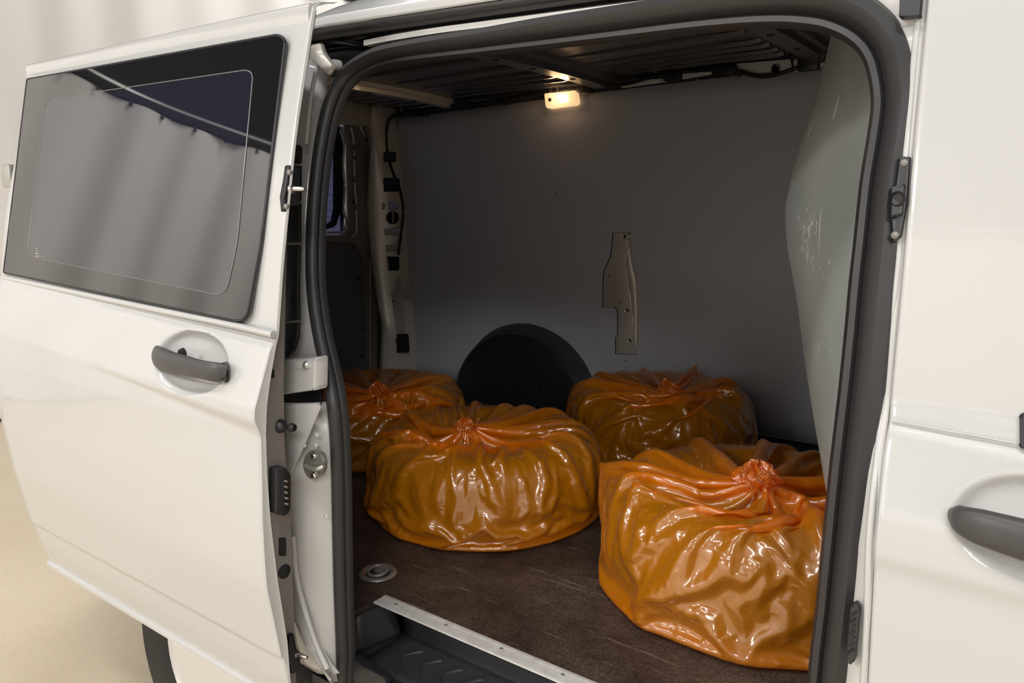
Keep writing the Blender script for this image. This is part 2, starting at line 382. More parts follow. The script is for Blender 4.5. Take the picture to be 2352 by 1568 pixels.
# far side lining board
WY = 1.795
def wall_pt(x, z): return (x, WY - max(0, z-1.45)*.035, z)
xs = np.linspace(-1.60, .93, 30); zs = np.linspace(.56, 1.80, 20)
tops = lambda x: float(np.interp(x, [-1.47, -.43, .36], [1.762, 1.785, 1.798]))
G = [[wall_pt(x, .56+(tops(x)-.56)*k/19) for x in xs] for k in range(20)]
lin = grid('side_lining', G, M['liner'], VAN, 180, label='dark grey lining board of the far cargo wall')
md = lin.modifiers.new('thickness', 'SOLIDIFY'); md.thickness = .006; md.offset = 0
side = box('far_side_panel', (-1.66, 1.82, .35), (1.9, 1.86, 1.80), M['paint'], VAN, .004)
for px, py in ((1217, 743), (1425, 525), (1408, 721), (1436, 828), (1757, 992), (1918, 1022), (930, 452), (1277, 445), (1448, 202), (1602, 184), (1122, 255), (1068, 254), (968, 272), (1835, 162)):
    q = PY(px, py, WY-.004)
    lathe('screw', [(0, -.003), (.0035, -.002), (.005, .001)], q, (0, 1, 0), M['zinc'], lin, 8)
# ceiling sheet
cp = [(.19, 1.655), (.26, 1.695), (.4, 1.745), (.6, 1.785), (.95, 1.815), (1.3, 1.818), (1.6, 1.814), (1.72, 1.808), (1.80, 1.802)]
cpp = smooth_path([(0, y, z) for y, z in cp], 5)
def ceil_z(y, x=-1.4): return float(np.interp(y, cpp[:, 1], cpp[:, 2]))+max(0, y-.5)/1.3*.034*max(0, min(1, (x+1.4)/1.6))
grid('ceiling_sheet', [[(x, max(p[1], .19+max(0, -x-.6)*1.1), ceil_z(max(p[1], .19+max(0, -x-.6)*1.1), x)) for p in cpp] for x in np.linspace(-1.66, 1.0, 24)], M['ceiling'], VAN, 180, label='bare dark grey roof sheet above the cargo hold')
box('cant_rail', (-1.64, 1.802, 1.70), (.93, 1.816, 1.87), M['ceiling'], VAN, 0)
# stamped beads running lengthwise in each bay
for x0, x1 in ((-1.60, -1.26), (-1.13, -.52), (-.36, .24), (.42, .94)):
    for y in (.55 if x0 > -1.2 else 1.10, 1.02 if x0 > -1.2 else 1.14, 1.18, 1.36, 1.50, 1.58, 1.66, 1.72):
        zc = ceil_z(y, (x0+x1)/2)
        sweep('bead', [(x0+.0, y, zc+.002), (x0+.03, y, zc-.002), (x1-.03, y, zc-.002), (x1, y, zc+.002)], [(-.010, .004), (-.006, -.006), (.006, -.006), (.010, .004)], M['ceiling'], VAN, up=(0, 0, 1))
# roof bows
for xb, wd, mt in ((-1.20, .035, 'silver'), (-.44, .06, 'ceiling'), (.33, .06, 'ceiling')):
    yy = np.linspace(.90 if xb < -1 else .25, 1.755, 26)
    path = [(xb, y, ceil_z(y, xb)-.010) for y in yy]
    rb = sweep('roof_bow', path, [(-wd, .012), (-wd*.85, -.004), (-wd*.55, -.006), (-wd*.5, -.022), (wd*.5, -.022), (wd*.55, -.006), (wd*.85, -.004), (wd, .012)], M[mt], VAN, up=(0, 0, 1), smooth=30)
    for k, y in enumerate((.95, 1.1, 1.3, 1.55)):
        lathe('bow_hole', [(0, -.001), (.010, -.001), (.010, .001)], (xb, y, ceil_z(y, xb)-.0325), (0, 0, -1), M['black_matt'], rb, 12)
# far cant rail above the lining: pale metal with clips and the wiring
for pts in ([(1558, 162), (1650, 158), (1650, 168), (1522, 190), (1522, 182)], [(1692, 146), (1815, 136), (1820, 160), (1700, 172), (1690, 160)], [(1840, 130), (1925, 125), (1925, 148), (1890, 150), (1882, 160), (1822, 165), (1822, 140)], [(1410, 190), (1520, 180), (1520, 190), (1430, 202)]):
    prism('cant_rail_plate', [PY(a, c, WY-.022) for a, c in pts], (0, .006, 0), M['paint_inner'], VAN, .0008)
lathe('cant_rail_hole', [(.011, 0), (.013, .002), (.016, 0)], PY(1781, 158, WY-.024), (0, -1, 0), M['steel'], VAN, 18)
cab = [(915, 585), (921, 540), (926, 480), (917, 432), (901, 392), (889, 345), (888, 300), (897, 272), (930, 259), (1000, 251), (1080, 240), (1150, 232), (1190, 221), (1240, 213), (1300, 207), (1370, 197), (1410, 196), (1450, 190), (1500, 176), (1560, 166), (1640, 160), (1690, 163), (1735, 174), (1770, 174), (1810, 163), (1850, 149), (1905, 134)]
cy = [1.70]*3+[1.71, 1.715, 1.72, 1.725, 1.735, 1.75]+[1.755]*18
tube('wiring_harness', smooth_path([PY(a, c, y) for (a, c), y in zip(cab, cy)], 6), .0068, M['black'], VAN, 8)
for a, c, w_, h_ in ((962, 259, 15, 8), (1062, 243, 14, 9), (1147, 233, 17, 8), (1340, 205, 16, 7), (1543, 178, 18, 9), (1662, 163, 28, 10), (1855, 145, 24, 18), (1690, 168, 8, 6)):
    prism('harness_clip', [PY(x, y, 1.748) for x, y in ((a-w_, c-h_), (a+w_, c-h_*1.3), (a+w_, c+h_*.7), (a-w_, c+h_))], (0, .03, 0), M['black'], VAN, .002)
for a, c in ((921, 247), (957, 240), (1450, 165), (1504, 158), (1262, 204), (1280, 202)):
    prism('stud', [PY(a-2, c-9, 1.74), PY(a+2, c-9, 1.74), PY(a+2, c+9, 1.74), PY(a-2, c+9, 1.74)], (0, .01, 0), M['steel'], VAN)
# hold lamp
lo = PY(1287, 228, 1.755)
hb = prism('lamp_housing', [PY(x, y, 1.752) for x, y in rounded([(1249, 212), (1320, 203), (1325, 240), (1254, 250)], 9)], (0, .028, 0), M['lens'], VAN, .002, label='lit warm interior lamp at the top of the far wall')
prism('lamp_lens', [PY(x, y, 1.749) for x, y in rounded([(1258, 218), (1315, 211), (1318, 235), (1262, 243)], 7)], (0, .004, 0), M['lens'], hb, .001)
prism('lamp_switch', [PY(x, y, 1.747) for x, y in ((1259, 226), (1265, 225), (1266, 232), (1260, 233))], (0, .004, 0), M['black'], hb)
prism('lamp_bulb', [PY(x, y, 1.7475) for x, y in rounded([(1284, 219), (1303, 217), (1305, 234), (1286, 236)], 6)], (0, .003, 0), M['bulb'], hb)
pl = bpy.data.lights.new('lamp_glow', 'POINT'); pl.energy = .17; pl.color = (1, .62, .32); pl.shadow_soft_size = .02
po = bpy.data.objects.new('lamp_glow', pl); COL.objects.link(po); po.location = (lo[0], 1.715, lo[2]+.01); po.parent = VAN; po.matrix_parent_inverse = PINV['van']
# bare pillar section seen through the lining
K = lambda p: (1300+p[0]/3.92, 480+p[1]/3.92)
face = [(425, 212), (562, 212), (560, 300), (545, 470), (556, 650), (590, 880), (608, 1080), (640, 1310), (448, 1300), (448, 1150), (466, 1138), (466, 915), (440, 882), (332, 884), (336, 600), (352, 540), (402, 430), (416, 330)]
prism('plate_shadow_border', [PY(*K((p[0]+(-6 if p[0] < 480 else 2), p[1]+(3 if p[1] > 800 else -3))), WY-.0042) for p in face], (0, .001, 0), M['black_matt'], VAN, 0)  # black border drawing the shadow gap round the pillar plate
pp = prism('pillar_plate', [PY(*K(p), WY-.010) for p in face], (0, .009, 0), M['silver'], VAN, .0022, label='bare silver pillar section showing in the grey lining')
fl = [(565, 214), (580, 216), (584, 350), (596, 450), (632, 580), (652, 740), (656, 900), (654, 1150), (646, 1312), (610, 1080), (592, 880), (558, 650), (547, 470), (562, 300)]
ea = smooth_path([PY(*K(p), WY-.0125) for p in ((570, 214), (566, 320), (546, 470), (556, 650), (590, 880), (608, 1080), (642, 1308))], 6)
eb = smooth_path([PY(*K(p), WY-.0035) for p in ((580, 216), (586, 340), (604, 480), (644, 640), (655, 860), (654, 1100), (647, 1310))], 6)
grid('pillar_flange', [[a, .5*(a+c)+np.array([0, .001, 0]), c] for a, c in zip(ea, eb)], M['silver'], pp, 60, thick=.001)
tube('pillar_edge', smooth_path([PY(*K(p), WY-.0125) for p in ((572, 216), (568, 320), (546, 470), (556, 650), (590, 880), (608, 1080), (642, 1308))], 6), .0022, M['steel'], pp, 6)
for cx, cy_ in ((525, 246), (548, 912), (574, 1184)):
    q = PY(*K((cx, cy_)), WY-.011)
    lathe('dimple', [(.012, .001), (.010, -.002), (.006, .000), (.0035, .003), (0, .003)], q, (0, 1, 0), M['silver'], pp, 18)
    lathe('dimple_hole', [(0, 0), (.0028, 0)], (q[0]+.002, WY-.0125, q[2]), (0, 1, 0), M['black_matt'], pp, 10)
for cx, cy_ in ((388, 600), (492, 836)):
    lathe('pillar_hole', [(0, -.0006), (.0028, -.0006), (.0028, .0006)], PY(*K((cx, cy_)), WY-.0105), (0, 1, 0), M['black_matt'], pp, 10)
# wheel arch box on the far side
ang = np.linspace(0, math.pi, 40)
A = [[(-.80+.345*math.cos(t)*1.02, 1.79, .548+.318*math.sin(t)) for t in ang], [(-.715+.330*math.cos(t), 1.60, .548+.305*math.sin(t)) for t in ang],
     [(-.715+.318*math.cos(t), 1.585, .548+.293*math.sin(t)) for t in ang], [(-.715+.300*math.cos(t), 1.58, .548+.277*math.sin(t)) for t in ang], [(-.715+.02*math.cos(t), 1.58, .548+.02*math.sin(t)) for t in ang]]
ar = grid('wheel_arch_box', A, M['arch'], VAN, 30, label='black plastic cover over the rear wheel arch')
for a in (1098, 1163, 1230):
    p0, p1 = PY(a, 800, 1.578), PY(a+2, 905, 1.578)
    tube('arch_rib', [p0, p1], .004, M['arch'], ar, 6, up=(1, 0, 0))

# ---- bulkhead behind the cab seats: bulges back at shoulder height
sil = [(1944, 20), (1940, 40), (1905, 200), (1868, 320), (1850, 380), (1834, 440), (1828, 490), (1834, 560), (1850, 640), (1890, 850), (1932, 1050)]
sp_ = smooth_path([PY(a, c, .85) for a, c in sil], 5)[::-1]
zz = np.r_[.55, .70, .819, sp_[:, 2]+0]; xx = np.r_[.928, .928, .92, sp_[:, 0]]
G = []
for z, xm in zip(zz, xx):
    row = []
    for t in np.linspace(0, 1, 26):
        if t < .7:
            u = t/.7; y0 = float(ys(z))+.06; y = y0+u*(.85-y0); q = .928-(.928-xm)*math.sin(u*math.pi/2)**1.15
        else:
            u = (t-.7)/.3; y = .85+u*.94; q = xm+(.928-xm)*(1-math.cos(u*math.pi/2))
        row.append((q, y, z))
    G.append(row)
G.append([(x, y, 1.80) for x, y, z in G[-1]])
bh = grid('bulkhead', G, M['bulkhead'], VAN, 180, thick=.004, label='scuffed grey-green bulkhead that bulges into the hold')
box('cab_shell', (.934, .22, .40), (.95, 1.82, 1.80), M['black_matt'], VAN, 0)

# ---- rear end: D-pillar and rear door seen at the back of the hold
dl_ = [(858, 240), (854, 285), (858, 334), (854, 387), (850, 468), (854, 540), (865, 629), (876, 704), (885, 754), (882, 843), (880, 930)]
dr_ = [(902, 240), (908, 275), (916, 356), (925, 450), (930, 520), (935, 600), (941, 673), (948, 720), (952, 760), (954, 834), (956, 930)]
G = []
for a, c in zip(smooth_path([(x, y, 0) for x, y in dl_], 4), smooth_path([(x, y, 0) for x, y in dr_], 4)):
    p, q = PY(a[0], a[1], 1.66), PY(c[0], c[1], 1.785)
    G.append([p+np.array([-.05, .02, 0]), p+np.array([-.012, -.002, 0]), p, .85*p+.15*q+np.array([.004, -.006, 0]), .5*p+.5*q+np.array([.003, -.012, 0]), .22*p+.78*q+np.array([.002, -.008, 0]), q, q+np.array([.0, .02, 0])])
dp = grid('rear_pillar', G, M['silver'], VAN, 40, thick=.003, label='bare silver rear pillar with punched holes and wiring')
def on_p(px, py, dy=0.0): return PY(px, py, 1.705-dy)
def dplate(name, pts, mt, dy=.004, th=.004, bev=.0008, par=None): return prism(name, [on_p(x, y, dy) for x, y in pts], (0, th, 0), M[mt], par or dp, bev)
dplate('access_hole', rrect(877, 349, 908, 372, 4), 'black_matt')
dplate('access_hole', rrect(863, 409, 917, 440, 5), 'black_matt')
dplate('access_hole', rrect(877, 589, 916, 621, 5), 'black_matt')
dplate('access_hole', rounded([(891, 768), (937, 766), (940, 808), (892, 811)], 5), 'black_matt')
dplate('access_hole', ellipse(901, 500, 14, 15), 'black_matt'); dplate('access_hole', ellipse(907, 696, 10, 9), 'black_matt')
dplate('bracket', [(901, 486), (903, 486), (903, 514), (901, 514)], 'silver', .007)
for x0, y0, x1, y1 in ((864, 526, 926, 541), (866, 563, 928, 578), (878, 671, 940, 686)):
    dplate('pressing', rounded([(x0, y0), (x1, y0-1), (x1+1, y1-1), (x0+1, y1)], 2), 'silver', .005, .005, .0015)
for x, y in ((871, 474), (902, 473)): dplate('pressing', rounded([(x-11, y-8), (x+12, y-8), (x+9, y+8), (x-9, y+8)], 3), 'zinc', .010, .010, .003)
dplate('gusset', [(917, 628), (922, 640), (930, 760), (905, 765), (890, 764), (905, 680)], 'silver', .006, .006, .002)
dplate('connector', rrect(886, 352, 904, 368, 2), 'dark_plastic', .008)
for x, y in ((872, 420), (884, 416), (895, 424), (905, 418)): dplate('connector', rrect(x-5, y-8, x+5, y+8, 2), 'dark_plastic', .007)
dplate('tab', [(883, 594), (889, 592), (893, 618), (884, 618)], 'silver', .007)
dplate('connector', rounded([(896, 780), (912, 776), (906, 806), (897, 808)], 3), 'dark_plastic', .008)
lathe('screw', [(0, -.003), (.005, -.003), (.007, 0)], on_p(903, 732, .008), (0, 1, 0), M['zinc'], dp, 12)
lathe('screw', [(0, -.002), (.008, -.002), (.009, 0)], on_p(861, 279, .0), (0, 1, 0), M['black_matt'], dp, 12)
# rear door (its inner side) and the corner beside it
RX = -1.62
def rpl(name, pts, mt, dx=0.0, th=.02, bev=.002, par=None, label=None): return prism(name, [PX(x, y, RX+dx) for x, y in pts], (-th, 0, 0), M[mt], par or rd, bev, label=label)
rd = prism('rear_door', [PX(x, y, RX) for x, y in [(560, 540), (800, 540), (830, 548), (850, 560), (850, 870), (560, 900)]], (-.02, 0, 0), M['grey_frame'], VAN, .003, label='inner side of the rear door with a dark board')
rpl('door_board', rounded([(560, 556), (812, 554), (834, 590), (842, 820), (820, 845), (560, 870)], [0, 14, 8, 14, 14, 0]), 'rear_panel', .012, .012)
rpl('door_post', [(789, 285), (824, 288), (848, 330), (852, 560), (832, 552), (800, 546), (792, 540), (800, 500), (798, 340)], 'grey_frame', 0, .03, .004)
tube('door_post_edge', smooth_path([PX(x, y, RX+.006) for x, y in ((806, 292), (812, 330), (814, 420), (818, 470), (818, 530), (806, 545))], 5), .006, M['silver'], rd, 8)
tube('window_edge', smooth_path([PX(x, y, RX+.008) for x, y in ((782, 300), (790, 330), (788, 380), (792, 430), (789, 480), (797, 515), (786, 532), (752, 534))], 5), .005, M['silver'], rd, 8)
rpl('window_seal', rounded([(745, 285), (772, 300), (784, 340), (784, 480), (772, 520), (745, 528), (745, 519), (766, 508), (771, 480), (771, 345), (764, 318), (745, 308)], [0, 8, 6, 6, 8, 0, 0, 6, 4, 4, 6, 0]), 'black_matt', .004, .02)
rpl('header', [(560, 200), (862, 228), (862, 290), (820, 288), (789, 285), (745, 285), (560, 280)], 'silver', .03, .03)
rpl('rear_glass', [(560, 280), (790, 290), (790, 540), (560, 545)], 'rear_glass', -.015, .003, 0, label='heated rear window tinted for the bluish light outside')
for k in range(13):
    y = 312+k*17
    tube('heating_wire', [PX(640, y-2, RX-.013), PX(774, y, RX-.013)], .0008, M['black_matt'], rd, 5)
rpl('corner_post', [(824, 280), (866, 280), (866, 880), (850, 880), (850, 560), (852, 420), (846, 330)], 'grey_frame', -.03, .02)
for x, y in ((841, 321), (815, 362), (812, 464), (812, 566), (824, 640), (838, 754), (832, 818)):
    q = PX(x, y, RX+.013); lathe('door_plug', [(0, .003), (.006, .002), (.008, 0)], q, (1, 0, 0), M['black_matt'], rd, 10)
# near-side wall of the hold behind the opening, front and rear shell (keeps the hold dark)
G = [[(-1.655, .72, z), (-1.60, .55, z), (-1.40, float(yse(z))+.26, z), (-1.15, float(yse(z))+.09, z), (-.95, float(yse(z))+.03, z), (-.20, float(yse(z))+.02, z)] for z in np.linspace(.40, 1.70, 14)]
grid('near_side_panel', G, M['liner'], VAN, 180, thick=.004)
box('rear_shell', (-1.68, .60, .40), (-1.66, 1.0, 1.78), M['black_matt'], VAN, 0)
box('rear_corner', (-1.70, 1.565, .40), (-1.68, 1.86, 1.80), M['black_matt'], VAN, 0)
# ---- aperture seal: a double-lobed rubber section round the door opening
so = [(782, 1545), (780, 1480), (775, 1350), (772, 1200), (770, 1100), (765, 1000), (758, 930), (745, 860), (725, 780), (712, 700), (706, 620), (708, 520), (715, 420), (730, 320), (750, 230), (780, 170), (830, 130), (900, 105), (1100, 77), (1400, 38), (1600, 8), (1760, -8), (1880, -4), (1960, 20), (2012, 52), (2046, 100), (2067, 160), (2077, 230), (2072, 310), (2056, 420), (2041, 560), (2031, 655), (2022, 760), (2006, 900), (1984, 1080), (1966, 1250), (1949, 1400), (1928, 1568)]
si = [(812, 1555), (812, 1480), (808, 1350), (805, 1200), (804, 1100), (802, 1010), (796, 930), (785, 860), (768, 780), (755, 700), (749, 620), (750, 520), (757, 420), (768, 325), (788, 245), (815, 195), (860, 163), (925, 143), (1110, 117), (1400, 76), (1600, 52), (1770, 38), (1880, 42), (1940, 58), (1985, 88), (2015, 125), (2027, 172), (2031, 235), (2018, 310), (1999, 420), (1984, 560), (1973, 655), (1963, 760), (1950, 900), (1930, 1080), (1913, 1250), (1899, 1400), (1881, 1568)]
sc = [SS((a[0]+c[0])/2, (a[1]+c[1])/2) for a, c in zip(so, si)]
sc = [sc[0]+np.array([.0, .0, -.10])]+sc+[sc[-1]+np.array([-.004, .008, -.25])]
spath = smooth_path(sc, 6)
sprof = [(-.024, -.014), (-.026, .002), (-.021, .016), (-.010, .022), (.000, .018), (.0055, .010), (.008, .003), (.011, .007), (.017, .007), (.0215, .000), (.022, -.008), (.012, -.012), (-.016, -.014)]
seal = sweep('door_seal', spath, sprof, M['rubber'], VAN, scale=np.interp(spath[:, 0], [.05, .35, .75], [.80, 1.0, 1.14]), label='black rubber seal framing the side door opening')
SEAL = spath

# ---- roof skin, sliding track and flange above the opening
def dz(x): return -.036*(x-.12)
xsr = np.r_[np.linspace(-1.64, -.15, 16), np.linspace(-.1, 1.9, 22)]
rc_ = [(.150, 1.668), (.149, 1.674), (.153, 1.686), (.172, 1.699), (.22, 1.722), (.28, 1.748), (.36, 1.778), (.50, 1.812), (.70, 1.845), (.95, 1.88), (1.3, 1.89), (1.6, 1.885), (1.80, 1.875), (1.88, 1.82)]
def taper(x): return float(np.interp(-x, [.7, .9, 1.12, 1.3, 1.5, 1.64], [0, .03, .09, .16, .30, .53]))
grid('roof_skin', [[(x, y+taper(x)*max(0, 1-y/.95), z+dz(max(x, -.1))*(1 if y < .5 else 0)-(.105*max(0, -x-.15) if y < .45 else 0)) for y, z in rc_] for x in xsr], M['paint'], VAN, 30, thick=.002, label='white painted roof edge above the sliding door track')
xt = np.linspace(-.32, 1.75, 30)
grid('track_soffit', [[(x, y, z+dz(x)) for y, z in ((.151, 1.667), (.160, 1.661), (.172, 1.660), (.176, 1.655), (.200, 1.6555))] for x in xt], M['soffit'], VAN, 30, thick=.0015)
grid('track_channel', [[(x, y, z+dz(x)) for y, z in ((.200, 1.6555), (.215, 1.662), (.262, 1.664), (.266, 1.646), (.195, 1.640))] for x in xt], M['black'], VAN, 30, thick=.0015, label='dark upper track of the sliding door')
sweep('track_lip', [(x, .2005, 1.6545+dz(x)) for x in xt], circ(.0016, 6), M['zinc'], VAN, up=(0, 0, 1))
fl_ = [(838, 100), (900, 88), (1000, 72), (1100, 59), (1250, 40), (1400, 21), (1520, 6), (1640, -7), (1760, -21)]
sweep('aperture_flange', smooth_path([SS(a, c, -.020) for a, c in fl_], 6), [(-.005, -.012), (-.005, .003), (.004, .003), (.004, -.012)], M['paint'], VAN)
for k, (a, c) in enumerate(((1115, 62), (1530, 10))):
    q = SS(a, c, -.007); box('flange_notch', q-np.array([.012, .002, .004]), q+np.array([.012, .002, .004]), M['grey_frame'], VAN, .001)

# ---- front pillar (between opening and front door) with its hardware
def loft_px(name, rows, fa, fb, m_, n=6, dome=.0, thick=.003, label=None, smooth=40, par=None):
    """rows of (py, xL, xR): sheet between two edges; fa / fb map pixels to points"""
    G = []
    for py, xl, xr in rows:
        p, q = fa(xl, py), fb(xr, py)
        G.append([p+(q-p)*t+np.array([0, -dome*math.sin(math.pi*t), 0]) for t in np.linspace(0, 1, n)])
    return grid(name, G, m_, par or VAN, smooth, thick=thick, label=label)
edge_f = [(-60, 2137), (0, 2130), (300, 2100), (650, 2070), (965, 2040), (1050, 2027), (1262, 2006), (1450, 1996), (1568, 1990), (1700, 1982)]
def ex(py): return float(np.interp(py, [e[0] for e in edge_f], [e[1] for e in edge_f]))
def sx_o(py):   # outer edge of the seal on the right
    return float(np.interp(py, [q[1] for q in so[23:]], [q[0] for q in so[23:]]))
rows_ = [(py, sx_o(py)-14, ex(py)+2) for py in (60, 100, 160, 230, 300, 360, 420, 500, 560, 620, 655, 700, 760, 900, 1080, 1250, 1400, 1568, 1700)]
loft_px('front_pillar', rows_, lambda a, c: SS(a, c, .006), lambda a, c: SB(a, c, .012), M['paint_inner'], 7, .006)
loft_px('front_pillar_corner', [(-60, 1880, 2139), (-20, 1900, 2134), (10, 1940, 2131), (40, 1985, 2127), (70, 2015, 2124), (110, 2045, 2120)], lambda a, c: SS(a, c, .004), lambda a, c: SB(a, c, .012), M['paint_inner'], 7, .003)
# highlight rib next to the door gap
tube('pillar_rib', smooth_path([SB(ex(py)-dx, py, .014) for py, dx in ((-40, 14), (100, 16), (300, 14), (480, 13), (590, 9), (680, 11), (900, 13), (1200, 12), (1420, 6), (1600, 6))], 6), .0042, M['paint'], VAN, 8, up=(1, 0, 0))
def hw(name, pts, fn, off, th, m_, bev=.0012, par=None, label=None, r=4): return prism(name, [fn(x, y, off) for x, y in rounded(pts, r)], (0, th, 0), m_, par or VAN, bev, label=label)
cpl = hw('contact_plate', [(2068, 358), (2089, 360), (2081, 470), (2068, 545), (2052, 556), (2048, 500), (2056, 440)], SB, .000, .012, M['dark_plastic'], label='dark latch plate on the front pillar')
hw('latch_cup', [(2047, 428), (2076, 424), (2072, 492), (2046, 500)], SB, -.006, .012, M['dark_plastic'], .002, cpl)
lathe('cup_hole', [(.0085, 0), (.0065, -.003), (.0055, .006), (0, .007)], SB(2061, 457, -.0065), (.15, 1, 0), M['black'], cpl, 18)
for a, c in ((2077, 374), (2056, 540)): lathe('bolt', [(0, -.004), (.002, -.0038), (.004, -.002), (.0045, .002)], SB(a, c, .0005), (.15, 1, 0), M['grey_frame'], cpl, 14)
cst = hw('contact_strip', [(1953, 1392), (1966, 1386), (1974, 1402), (1963, 1520), (1950, 1528), (1944, 1500)], SB, .006, .012, M['dark_plastic'], .002, label='black ribbed contact strip low on the front pillar', r=6)
for k in range(7): 
    y = 1410+k*14; tube('contact_rib', [SB(1952-k*.8, y+4, .005), SB(1966-k*.8, y-3, .005)], .0014, M['black'], cst, 6)
hw('track_end_bracket', [(2066, -20), (2117, -20), (2112, 36), (2064, 38)], SB, -.004, .02, M['dark_plastic'], .002, label='dark end stop of the upper door track', r=5)

# ---- front door (right edge of the picture)
handle_f = SB(2350, 1215)
def yfront(x, z):
    y = float(ys(z))
    # waist moulding: a shallow groove that falls slightly forward
    zc = 1.128-(x-.9)*.06
    y += .0045*math.exp(-((z-zc)/.010)**2)
    # lower swage
    zl = .985-(x-.9)*.03
    y += .006/(1+math.exp((z-zl)/.006))*(1/(1+math.exp(-(z-.78)/.03)))
    # handle bowl
    d = ((x-handle_f[0]-.010)/.072)**2+((z-handle_f[2])/.050)**2
    if d < 1: y += .020*(1-d)**.6*min(1, (1-d)*3)
    return y
zr = np.r_[np.linspace(.40, .80, 12), np.linspace(.82, 1.20, 96), np.linspace(1.215, 1.70, 22)]
ee = np.array([SB(ex(py), py) for py in range(-60, 1701, 20)]); o_ = np.argsort(ee[:, 2])
def xef(z): return float(np.interp(z, ee[o_, 2], ee[o_, 0]))
G = []
for z in zr:
    x0 = xef(z); xs_ = np.r_[np.linspace(x0+.004, x0+.22, 60), np.linspace(x0+.23, 1.9, 24)]
    G.append([(x0+.0015, yfront(x0, z)+.016, z), (x0, yfront(x0, z)+.004, z), (x0+.0012, yfront(x0, z)+.001, z)]+[(x, yfront(x, z), z) for x in xs_])
fd = grid('front_door', G, M['paint'], VAN, 50, label='white front door with a dark grey pull handle')
hp = [handle_f+np.array(v) for v in ((-.060, -.002, .001), (-.045, -.016, .001), (-.02, -.022, .000), (.02, -.026, -.002), (.06, -.026, -.004), (.10, -.018, -.006), (.12, .0, -.007))]
hsc = np.interp(np.linspace(0, 1, 37), [0, .08, .25, .5, .8, 1], [.35, .72, .95, 1.1, 1.15, 1.0])
sweep('door_handle', smooth_path(hp, 6), [(.019*math.cos(t), .010*math.sin(t)) for t in np.linspace(0, 2*math.pi, 16, endpoint=False)], M['handle'], fd, up=(0, -1, 0), scale=hsc, smooth=60)
q = handle_f+np.array([.018, -.0265, -.002]); sweep('handle_joint', [q+np.array([0, .0, -.020]), q+np.array([0, -.009, 0]), q+np.array([0, .0, .020])], circ(.0008, 6), M['black'], fd, up=(1, 0, 0))
hw('window_trim', [(2341, 955), (2365, 940), (2365, 1036), (2342, 1028)], SB, -.004, .02, M['black'], .002, fd, r=5)
tube('moulding_edge', smooth_path([SB(a, c, -.0005) for a, c in ((2046, 964), (2150, 984), (2250, 1002), (2335, 1018))], 5), .0012, M['paint'], fd, 6)

# ---- rear pillar beside the opening, seen past the slid door
loft_px('rear_aperture_pillar', [(120, 690, 752), (160, 672, 756), (200, 660, 752), (300, 650, 733), (420, 640, 719), (520, 636, 712), (620, 634, 710), (700, 632, 716), (760, 630, 729), (820, 628, 746)], lambda a, c: SS(a, c, -.022), lambda a, c: SS(a, c, .010), M['paint'], 9, .010, label='white pillar behind the slid door')
hw('recess_shade_plate', [(716, 84), (860, 108), (800, 150), (775, 190), (735, 150), (714, 110)], SS, .012, .006, M['black'], .001, r=3)  # black plate standing in for the shade of the recess
tube('pillar_bead', smooth_path([SS(a, c, -.034) for a, c in ((740, 108), (722, 180), (712, 240), (703, 330))], 5), .004, M['paint'], VAN, 8, up=(1, 0, 0))
hw('gusset', [(706, 105), (735, 98), (742, 120), (764, 150), (752, 172), (720, 140), (704, 125)], SS, -.042, .01, M['silver'], .002)
lathe('rubber_stop', [(0, -.012), (.008, -.010), (.010, -.002), (.010, .01)], SS(769, 149, -.01), (0, 1, 0), M['alu'], VAN, 14)
hw('guide_arm', [(722, 80), (752, 82), (840, 100), (846, 106), (800, 104), (730, 96)], SS, -.01, .012, M['black'], .002, r=3)
# black trim strips on that pillar
tseg = [[(679, 330), (687, 336), (686, 376), (660, 376), (672, 350)], [(658, 380), (686, 380), (685, 462), (656, 462)], [(656, 466), (685, 466), (685, 557), (656, 557)], [(656, 562), (685, 562), (682, 640), (683, 735), (656, 738)], [(656, 743), (683, 741), (681, 775), (672, 805), (655, 822)]]
for k, s_ in enumerate(tseg): hw('pillar_trim', s_, SS, -.050, .008, M['black'], .0012, r=[3, 8, 2, 2, 3][0] if k else 6)
# runner cover of the middle track
rcv = hw('runner_cover', [(640, 826), (724, 822), (723, 896), (640, 908)], SS, -.060, .03, M['paint_inner'], .004, r=6, label='white cover at the end of the middle door track')
hw('cover_groove', [(640, 834), (708, 829), (712, 846), (640, 851)], SS, -.0625, .003, M['paint_inner'], .001, rcv, r=6)
lathe('screw', [(0, -.004), (.0035, -.0035), (.0055, -.002), (.0075, .002)], SS(701, 839, -.064), (0, 1, 0), M['zinc'], rcv, 16)
hw('gap_shade_plate', [(640, 905), (735, 880), (738, 930), (640, 930)], SS, -.012, .006, M['black'], .001)  # black plate standing in for the shade in the gap below the cover
lp = loft_px('lower_rear_pillar', [(922, 630, 757), (1000, 630, 770), (1100, 632, 775), (1180, 640, 777), (1250, 648, 778), (1350, 660, 781), (1420, 676, 783), (1480, 700, 785), (1530, 735, 786), (1560, 760, 787)], lambda a, c: SS(a, c, -.05), lambda a, c: SS(a, c, .000), M['paint_inner'], 9, .012, label='white lower pillar with the door striker')
hw('pillar_gusset', [(655, 930), (727, 926), (735, 936), (690, 1040), (668, 1085), (655, 1085)], SS, -.053, .004, M['paint_inner'], .0015, lp, r=3)
stp = prism('striker_plate', [SS(x, y, -.047) for x, y in ellipse(719, 1067, 24, 34, 24)], (0, .010, 0), M['zinc'], lp, .002, label='zinc-plated door striker')
for a, c in ((720, 1047), (720, 1092)): lathe('bolt', [(0, -.003), (.0042, -.003), (.005, -.001), (.0068, 0), (.0075, .003)], SS(a, c, -.049), (0, 1, 0), M['steel'], stp, 14)
